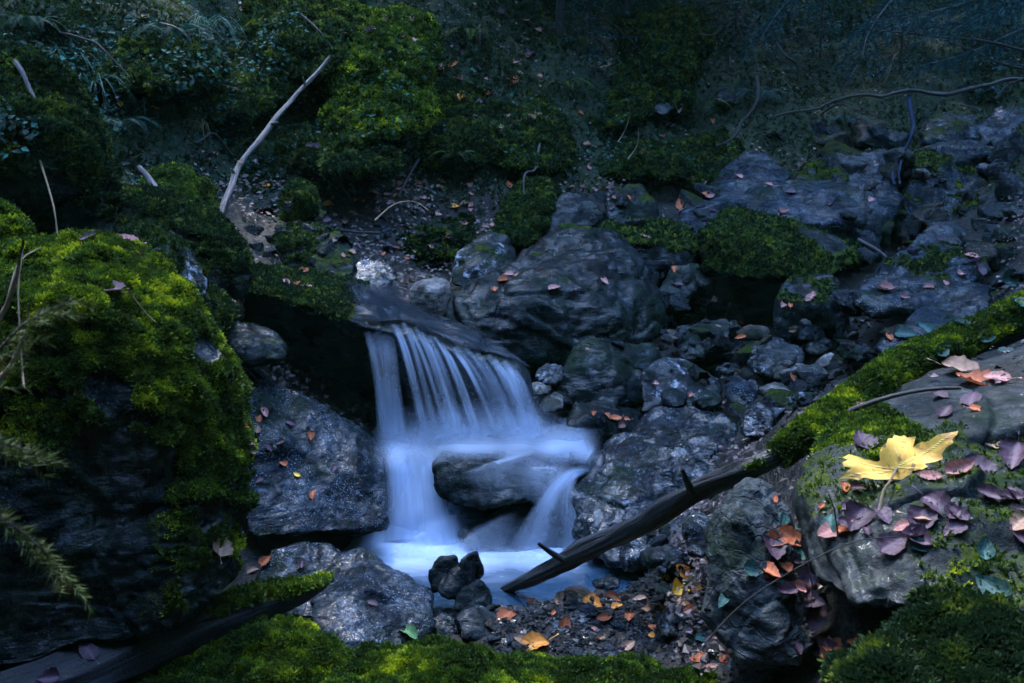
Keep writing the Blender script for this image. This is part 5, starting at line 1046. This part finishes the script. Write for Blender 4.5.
# carpet of moss on the bank
pa, fn, ce = face_px(gnd_v, gnd_q); X_, Yp, dep = npx(ce)
wgt = pa * sstep(.8, 1.2, ce[:, 2]) * (dep < 11) * (.35 + sstep(-.25, .35, fbm(ce * 1.6 + 4, 3)))
idx, pos = sample_faces(gnd_v, gnd_q, wgt, 42000)
tint = np.clip(.30 + .5 * fbm(pos * 2.2, 3) + .25 * perlin(pos * 9), 0, 1)
bv_, bq_, bt_ = blades(pos, fn[idx], tint, (.014, .034), .17, 4, .8, .1)
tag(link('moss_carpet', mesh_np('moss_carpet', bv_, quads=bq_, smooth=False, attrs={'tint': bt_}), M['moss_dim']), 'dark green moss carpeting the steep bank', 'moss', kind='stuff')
# small ground leaves (ivy, sorrel) on the left bank and its humps
def flat_leaves(pos, nrm, tint, L):
    k = len(pos); d = RNG.normal(size=(k, 3)); N = nrm * .7 + np.array([0, -.25, .5]) + .35 * RNG.normal(size=(k, 3)); N /= np.linalg.norm(N, axis=1)[:, None]
    t = np.cross(N, d); t /= np.linalg.norm(t, axis=1)[:, None]; b = np.cross(N, t); ln = RNG.uniform(L[0], L[1], k)[:, None]
    p = pos + N * RNG.uniform(.005, .05, k)[:, None]
    # heart-like leaf: two quads folded on the midrib
    a = p - t * ln * .45; tip = p + t * ln * .6; l1 = p + b * ln * .42 - t * ln * .1 + N * ln * .14; l2 = p - b * ln * .42 - t * ln * .1 + N * ln * .14
    c = p - N * ln * .02
    v = np.stack([a, l1, c, l2, tip], 1).reshape(-1, 3); i = np.arange(k) * 5
    q = np.concatenate([np.stack([i, i + 1, i + 4, i + 2], 1)[:, [0, 3, 2, 1]], np.stack([i, i + 2, i + 4, i + 3], 1)])
    return v, q, np.repeat(tint, 5)
src = [(gnd_v, gnd_q, np.ones(len(gnd_v)))] + [(r['v'], r['f'], r['m']) for r in ROCKS if r['o'].name.startswith(('mossy_hump',)) or r['o']['label'].startswith('tall dark')]
VV, QQ, TT, n_ = [], [], [], 0
for sv_, sf_, smm in src:
    pa, fn, ce = face_px(sv_, sf_); X_, Yp, dep = npx(ce)
    zone = (1 - sstep(270, 340, X_ + 30 * perlin(ce * 2))) * (1 - sstep(190, 230, Yp)) * (ce[:, 2] > .7) + .22 * (Yp < 210) * (X_ < 760) * (ce[:, 2] > .9) + .5 * sstep(900, 960, X_) * sstep(240, 280, Yp) * (1 - sstep(335, 360, Yp))
    wgt = pa * zone * sstep(-.05, .3, fbm(ce * 2.6, 3)) * (dep > 2.0) * (dep < 9)
    s_ = sample_faces(sv_, sf_, wgt, min(9000, wgt.sum() * .055))
    if s_ is None: continue
    idx, pos = s_; tint = np.clip(.25 + .55 * np.abs(RNG.normal(size=len(pos))) ** 1.6 * .5 + .25 * perlin(pos * 2), 0, 1)
    v, q, t = flat_leaves(pos, fn[idx], tint, (.012, .030)); VV.append(v); QQ.append(q + n_); TT.append(t); n_ += len(v)
tag(link('ground_ivy', mesh_np('ground_ivy', np.concatenate(VV), quads=np.concatenate(QQ), smooth=False, attrs={'tint': np.concatenate(TT)}), M['ivy']), 'small blue-green ground leaves growing over the left bank', 'ground cover', kind='stuff')

s = NT('old_leaf_litter'); t_ = s.attr('tint')
c = s.mix(s.mapr(t_, 0, .4, smooth=False), (0.012, 0.010, 0.010), (0.07, 0.042, 0.035)); c = s.mix(s.mapr(t_, .4, .7, smooth=False), c, (0.15, 0.085, 0.10)); c = s.mix(s.mapr(t_, .85, 1, smooth=False), c, (0.34, 0.21, 0.17))
M['litter'] = s.done(s.bsdf(c, .5, .4).outputs[0])
pa, fn, ce = face_px(gnd_v, gnd_q); X_, Yp, dep = npx(ce)
wgt = pa * (dep < 9) * (dep > 2.25 - .25 * (X_ > 690)) * (ce[:, 2] > .12) * (.15 + sstep(-.1, .4, fbm(ce * 2.3 + 9, 3))) * (1 + 2.5 * (ce[:, 2] < 1.15) * (X_ > 200)) * (1 - .8 * (X_ < 320) * (Yp < 180)) * (1 - .8 * (X_ > 600) * (X_ < 1000) * (Yp > 230) * (Yp < 440))
idx, pos = sample_faces(gnd_v, gnd_q, wgt, 11000)
v, q, t = flat_leaves(pos, fn[idx], np.clip(np.abs(RNG.normal(size=len(pos))) * .36, 0, 1), (.008, .028))
tag(link('leaf_litter', mesh_np('leaf_litter', v, quads=q, smooth=False, attrs={'tint': t}), M['litter']), 'crumbled brown and purple leaf litter between the rocks', 'leaf litter', kind='stuff')
# thin weeds and dead grass of the bank
wgt = pa * (dep < 9) * sstep(.95, 1.3, ce[:, 2]) * sstep(-.2, .4, fbm(ce * 1.7 + 31, 3))
idx, pos = sample_faces(gnd_v, gnd_q, wgt, 2600)
V, Q, T = [], [], []; k = 0
for p_, i_ in zip(pos, idx):
    a_ = RNG.uniform(0, 6.28); ln = RNG.uniform(.04, .16); out = np.array([math.cos(a_), math.sin(a_) * .6 - .4, 0]); w_ = np.array([-out[1], out[0], 0]); w_ = w_ / np.linalg.norm(w_) * RNG.uniform(.001, .0022); t0 = RNG.choice([.15, .3, .45, .9], p=[.35, .35, .22, .08])
    for j in range(4):
        u = j / 3; pp = p_ + out * ln * .8 * u + np.array([0, 0, ln * (1.2 * u - 1.1 * u * u)]); V += [pp - w_ * (1 - u * .8), pp + w_ * (1 - u * .8)]; T += [t0, t0]
        if j < 3: Q.append((k, k + 1, k + 3, k + 2))
        k += 2
tag(link('bank_weeds', mesh_np('bank_weeds', np.array(V), quads=np.array(Q), attrs={'tint': np.array(T)}), M['grass']), 'thin weeds and dead grass stalks on the steep bank', 'weeds', kind='stuff')
def fern(label, x, y, L, n, seed, mat='ivy'):
    h = cast(x, y)
    if not h: return
    r = random.Random(seed); V, Q, T = [], [], []; k = 0
    for i in range(n):
        a_ = -math.pi / 2 + (i + .5 - n / 2) / n * 5.2 + r.uniform(-.2, .2); out = np.array([math.cos(a_), math.sin(a_) * .8, 0]); ln = L * r.uniform(.7, 1.1); sd = np.array([-out[1], out[0], 0]); t0 = r.uniform(.1, .6)
        for j in range(26):
            u = (j + 1) / 27; q = out * ln * .85 * u + np.array([0, 0, ln * (1.05 * u - 1.15 * u * u)]); w_ = ln * .20 * math.sin(math.pi * min(1, u * 1.02) ** .75) + .003; tg = out * .85 + np.array([0, 0, 1.05 - 2.3 * u]); tg /= np.linalg.norm(tg)
            for sg in (-1, 1):
                d_ = sd * sg + tg * .45 + np.array([0, 0, -.15]); b_ = tg * ln * .013
                V += [q - b_, q + d_ * w_ * .5 - b_ * .8, q + d_ * w_, q + d_ * w_ * .5 + b_ * 1.1]; Q.append((k, k + 1, k + 2, k + 3)); T += [t0 + r.uniform(-.12, .12)] * 4; k += 4
    o = link('fern', mesh_np('fern', np.array(V), quads=np.array(Q), smooth=False, attrs={'tint': np.clip(T, 0, 1)}), M[mat], loc=h[0]); tag(o, label, 'fern', 'ferns of the bank')
def grass_tuft(label, x, y, n, L, mat_t, spread=1.0, lean=(0, 0)):
    h = cast(x, y)
    if not h: return
    r = random.Random(int(x * 3 + y)); V, Q, T = [], [], []; k = 0
    for _ in range(n):
        a = r.uniform(0, 6.28); out = Vector((math.cos(a) * spread + lean[0], math.sin(a) * spread * .6 - .5 + lean[1], 0)); ln = L * r.uniform(.5, 1.1); w_ = r.uniform(.0022, .0042); p0 = Vector((r.uniform(-.03, .03), r.uniform(-.03, .03), -.02))
        t0 = mat_t + r.uniform(-.2, .2); sd_ = Vector((-out.y, out.x, 0)).normalized() * w_
        for i in range(9):
            t = i / 8; p = p0 + out * (ln * .75 * t) + Vector((0, 0, ln * (1.1 * t - 1.35 * t * t))); ww = sd_ * (1 - t * .9)
            V += [p - ww, p + ww]; T += [t0, t0]
            if i < 8: Q.append((k, k + 1, k + 3, k + 2))
            k += 2
    o = link('grass_tuft', mesh_np('grass_tuft', np.array([tuple(p) for p in V]), quads=np.array(Q), attrs={'tint': np.clip(T, 0, 1)}), M['grass'], loc=h[0]); tag(o, label, 'grass', 'grass tufts of the left bank')
grass_tuft('arching blue-green grass tuft near the top of the left bank', 205, 28, 34, .34, .5)
grass_tuft('grass tuft hanging over the mossy edge of the tall dark boulder', 95, 88, 30, .34, .4)
grass_tuft('drooping grass tuft between the tall dark boulder and the straw-coloured tuft', 138, 102, 22, .28, .45)
grass_tuft('straw-coloured drooping grass tuft above the little moss-capped rock', 198, 128, 16, .3, .95, .5)
grass_tuft('thin grass tuft at the upper left end of the bank', 70, 62, 18, .3, .4)
grass_tuft('small grass tuft right of the arching tuft near the top', 250, 48, 16, .28, .45)

for i, (x, y, L, n, mt, lab) in enumerate(((175, 40, .30, 9, 'ivy', 'fern near the arching grass tuft of the left bank'), (120, 130, .24, 8, 'ivy', 'small fern between the tall dark boulder and the left bank'), (265, 150, .26, 9, 'moss_dim', 'fern on the left bank right of the leaning pale stick'),
        (470, 40, .28, 9, 'moss_dim', 'fern high on the middle bank left of the thin trunks'), (565, 90, .30, 9, 'moss_dim', 'fern below the left thin trunk'), (700, 110, .30, 9, 'moss_dim', 'dim fern at the left rim of the dark hollow'),
        (760, 100, .32, 10, 'bluneedle', 'dark fern in the hollow under the hanging root'), (845, 125, .28, 9, 'bluneedle', 'dark fern below the long dim dead branch'), (980, 95, .3, 9, 'bluneedle', 'dark fern at the right edge under the bent twig'), (30, 30, .26, 9, 'ivy', 'fern in the upper left corner above the tall dark boulder'), (455, 160, .2, 8, 'moss_dim', 'small fern at the foot of the middle bank'))):
    fern(lab, x, y, L, n, 70 + i, mt)
# ------------------------------------------------------------------ spruces
def bough(path, n_side, slen, nl, r):
    """needles of a bough; returns tint quads"""
    path = [Vector(p) for p in path]; V, Q, T = [], [], []; k = 0; stems = [path]
    for i in range(n_side):
        t = (i + .5) / n_side; j = min(int(t * (len(path) - 1)), len(path) - 2); fr = t * (len(path) - 1) - j
        p = path[j].lerp(path[j + 1], fr); ax = (path[j + 1] - path[j]).normalized(); sg = 1 if i % 2 else -1
        sd_ = ax.cross(Vector((0, 0, 1))).normalized() * sg
        d = (ax * .75 + sd_ * .8 + Vector((0, 0, r.uniform(-.45, -.05)))).normalized(); l = slen * (1 - t * .6) * r.uniform(.7, 1.15)
        stems.append([p, p + d * l * .55 + Vector((0, 0, -l * .04)), p + d * l + Vector((0, 0, -l * .16))])
    for st in stems:
        for a, b in zip(st, st[1:]):
            m = max(2, int((b - a).length / (nl * .16))); ax = (b - a).normalized()
            for i in range(m):
                for _ in range(2):
                    p = a.lerp(b, (i + r.random()) / m); d = Vector((r.gauss(0, 1), r.gauss(0, 1), r.gauss(0, 1))); d -= ax * d.dot(ax); d = (d.normalized() * .8 + ax * .75 + Vector((0, 0, .1))).normalized()
                    s_ = d.cross(Vector((r.random(), r.random(), r.random()))).normalized() * nl * .055; l = nl * r.uniform(.6, 1.1)
                    V += [tuple(p - s_), tuple(p + d * l * .5 - s_), tuple(p + d * l), tuple(p + s_)]; Q.append((k, k + 1, k + 2, k + 3)); T += [r.uniform(.1, .75)] * 4; k += 4
    return np.array(V), np.array(Q), np.array(T), stems
def spruce_bough(name, label, path, n_side, slen, nl, mat, seed, rad=.004, cat='spruce bough', group=None):
    r = random.Random(seed); p = [P(*q) for q in path]; V, Q, T, stems = bough(p, n_side, slen, nl, r); org = np.array(p[0])
    o = link(name, mesh_np(name, V - org, quads=Q, smooth=False, attrs={'tint': T}), M[mat], loc=org); tag(o, label, cat, group)
    sv_, st_, sq_, sa_ = tube(p, [rad, rad * .7, rad * .3], sides=6, seg=.03, knob=.1); link('stem', mesh_np('stem', sv_ - org, st_, sq_, attrs=sa_), M['twig'], o)
    return o
GB = 'spruce twigs at the left edge'
spruce_bough('spruce_twig', 'blurred spruce twig reaching in from the left edge over the mossy boulder', [(-60, 400, .85), (-10, 360, .85), (30, 318, .87), (72, 300, .9)], 16, .07, .013, 'needle', 1, .0022, 'spruce twig', GB)
spruce_bough('spruce_twig', 'blurred spruce twig spreading low at the left edge', [(-70, 420, .8), (-20, 432, .82), (15, 448, .84), (40, 452, .86)], 14, .06, .013, 'needle', 2, .0022, 'spruce twig', GB)
spruce_bough('spruce_twig', 'drooping blurred spruce twig lowest at the left edge', [(-70, 480, .8), (-10, 512, .8), (40, 545, .82), (70, 585, .84)], 16, .07, .013, 'needle', 3, .0022, 'spruce twig', GB)
GB = 'dark spruce boughs in the upper right corner'
for i, (pth, lab) in enumerate((([(1080, -60, 5.3), (1000, -10, 5.2), (930, 12, 5.1), (870, 22, 5.0)], 'dark spruce bough reaching left across the upper right corner'),
                                ([(1080, -30, 5.0), (1010, 10, 4.9), (960, 22, 4.85), (915, 24, 4.8)], 'blue-green spruce bough below the topmost bough at upper right'),
                                ([(960, -60, 5.6), (900, -8, 5.5), (870, 30, 5.4), (862, 60, 5.3)], 'drooping spruce bough hanging into the dark hollow'),
                                ([(1100, 0, 5.6), (1020, 30, 5.5), (970, 52, 5.4), (920, 66, 5.3)], 'lowest spruce bough over the twigs at upper right'),
                                ([(850, -70, 6.2), (810, -20, 6.1), (780, 10, 6.0), (760, 40, 5.9)], 'dim spruce bough at the top above the dark roots'),
                                ([(1090, -70, 4.6), (1040, -20, 4.5), (1010, 0, 4.45), (985, 10, 4.4)], 'spruce bough nearest the upper right corner'))):
    spruce_bough('spruce_bough', lab, pth, 22, .32, .035, 'bluneedle', 20 + i, .008, 'spruce bough', GB)
def spruce(label, x, y, Ht, rad, seed, cr=1.5, start=.25, lean=0.0, r0=None):
    r = random.Random(seed); z = float(ground_z(np.array([[x, y]]))[0]); root = bpy.data.objects.new('spruce_tree', None); COL.objects.link(root); root.location = (x, y, z - .1)
    tag(root, label, 'tree', 'spruce trees above the bank')
    v, t, q, at_ = tube([(0, 0, 0), (lean * .1, 0, Ht * .3), (lean * .2, 0, Ht)], [rad, rad * .7, rad * .1], sides=10, seg=.08, knob=.12, sd=seed); link('trunk', mesh_np('trunk', v, t, q, attrs=at_), M['trunk'], root)
    V, Q, T = [], [], []; k = 0; ls = max(.28, min(1, Ht / 5))
    lev = np.linspace(start, .98, int(Ht * 4.2 / max(.4, ls)))
    for tt in lev:
        L0 = cr * (1 - tt) / (1 - start) + .12; nb = 7
        for b in range(nb):
            a = r.uniform(0, 6.28); zz = tt * Ht + r.uniform(-.1, .1); L = L0 * r.uniform(.6, 1.1); dx, dy = math.cos(a), math.sin(a); m = max(4, int(L * 26 / ls))
            for i in range(m):
                s_ = (i + r.random()) / m; p = np.array([dx * L * s_, dy * L * s_, zz - .35 * L * s_ + .12 * L * s_ * s_]); p = p + np.array([-dy, dx, 0]) * r.uniform(-1, 1) * .28 * (1.1 - s_) * min(1, L)
                d = np.array([dx * .6 + r.gauss(0, .6), dy * .6 + r.gauss(0, .6), -.35 + r.gauss(0, .25)]); d /= np.linalg.norm(d); sd_ = np.cross(d, [r.gauss(0, 1), r.gauss(0, 1), 1]); sd_ /= np.linalg.norm(sd_); l = r.uniform(.12, .26) * ls * (1 if ls == 1 else .6)
                V += [p, p + d * l * .5 + sd_ * l * .17, p + d * l, p + d * l * .5 - sd_ * l * .17]; Q.append((k, k + 1, k + 2, k + 3)); T += [r.uniform(0, .8)] * 4; k += 4
    link('crown', mesh_np('crown', np.array(V), quads=np.array(Q), smooth=False, attrs={'tint': np.array(T)}), M['bluneedle'], root)
    return root
def gxy(px_, py_):
    d = ray(px_, py_).normalized(); best = None
    for t in np.arange(3, 14, .02):
        p = CAM + d * t
        if p.z < ground_z(np.array([[p.x, p.y]]))[0]: return p.x, p.y
    return (CAM + d * 9).x, (CAM + d * 9).y
a, b = gxy(560, 34); spruce('thin dark trunk at the top of the bank, left of its twin', a, b, 6.5, .03, 1, 1.3, .22)
a, b = gxy(628, 32); spruce('thin dark trunk at the top of the bank, right of its twin', a, b, 7.0, .028, 2, 1.4, .22)

rt = random.Random(77)
for k, (tx, ty, th, tcr) in enumerate(((-1.2, 8.6, 8, 1.7), (1.9, 9.6, 9, 1.9), (3.3, 9.2, 9, 2.0), (4.6, 8.3, 8, 1.9), (5.4, 6.6, 8, 1.8), (2.9, 10.8, 9, 1.9), (-3.2, 7.6, 8, 1.7), (0.6, 10.4, 9, 1.9), (-4.6, 5.8, 7, 1.6), (6.2, 9.6, 9, 2.0))):  # out-of-view spruces added upslope to darken the bank
    spruce('tall dark spruce shading the gorge from the slope above the bank', tx, ty, th, .1, 40 + k, tcr, .28)

for k, (tx, ty, th, tcr) in enumerate(((-2.6, -.6, 8, 1.7), (2.9, -.4, 8, 1.7), (0.2, -4.2, 9, 2.0), (-3.4, 1.6, 8, 1.7), (3.6, 1.8, 8, 1.7), (-1.6, -3.0, 9, 1.8), (1.9, -2.8, 9, 1.8))):  # spruces added around the viewer to cut low sky light
    spruce('tall dark spruce shading the gorge from the slope above the bank', tx, ty, th, .1, 60 + k, tcr, .3)

tr_ = random.Random(9)
for k in range(22):
    x, y = [(730, 60), (800, 40), (860, 70), (700, 40), (960, 110), (590, 20), (650, 10), (480, 30), (300, 20), (160, 30), (60, 40), (420, 165), (540, 150), (690, 120), (820, 120), (900, 60), (1000, 40), (760, 20), (230, 160), (340, 190), (380, 240), (610, 60)][k]
    h = cast(x, y)
    if not h: continue
    pth = [h[0] + Vector((0, 0, .02))]; dr = Vector((tr_.uniform(-1, 1), tr_.uniform(-.5, -.1), tr_.uniform(-.7, .5))).normalized(); L = tr_.uniform(.25, .6)
    for j in range(1, 4): pth.append(pth[0] + dr * (L * j / 3) + Vector((0, -.05 * j, tr_.uniform(-.06, .06) - .03 * j)))
    o, *_ = wood('dead_twig', pth, [.007, .006, .005, .002], tr_.choice(['twig', 'trunk', 'trunk']), sides=6, seg=.03, bend=.03); tag(o, 'thin dead twig lying on the dark bank', 'twig', 'dead twigs strewn over the bank')

for k, (x, y, hh, lab) in enumerate(((735, 45, 1.3, 'young spruce beside the hanging root at the left of the hollow'), (820, 60, 1.1, 'young spruce in the middle of the dark hollow'), (900, 70, 1.2, 'young spruce above the long dim dead branch'), (985, 60, 1.4, 'young spruce under the spruce boughs at upper right'), (690, 25, 1.2, 'young spruce at the top beside the tall mossy hump'), (590, 40, .9, 'young spruce between the two thin trunks'))):
    a_, b_ = gxy(x, y); spruce(lab, a_, b_, hh, .012, 90 + k, .42, .06)

for k, (tx, ty, th, tcr) in enumerate(((-1.3, -1.4, 10, 2.4), (1.35, -1.3, 10, 2.4), (0.05, -2.1, 11, 2.6))):  # overhanging crowns added out of view against light from the front
    spruce('tall dark spruce shading the gorge from the slope above the bank', tx, ty, th, .12, 80 + k, tcr, .36)

# ------------------------------------------------------------------ thin teal haze box added to lift the dark tones
bm = bmesh.new(); bmesh.ops.create_cube(bm, size=1.0); hz = bpy.data.meshes.new('haze'); bm.to_mesh(hz); bm.free()
ho = bpy.data.objects.new('haze', hz); COL.objects.link(ho); ho.location = (0, 2, 12); ho.scale = (98, 104, 27)
hm = bpy.data.materials.new('shadow_lift_haze'); hm.use_nodes = True; hm.node_tree.nodes.clear()
pv = hm.node_tree.nodes.new('ShaderNodeVolumePrincipled'); pv.inputs['Density'].default_value = 0.0009; pv.inputs['Color'].default_value = (0.30, 0.90, 0.68, 1); pv.inputs['Anisotropy'].default_value = 0.1
hout = hm.node_tree.nodes.new('ShaderNodeOutputMaterial'); hm.node_tree.links.new(pv.outputs[0], hout.inputs['Volume']); hz.materials.append(hm)
tag(ho, 'thin teal haze added through the gorge to lift the shadows', 'haze', kind='stuff')
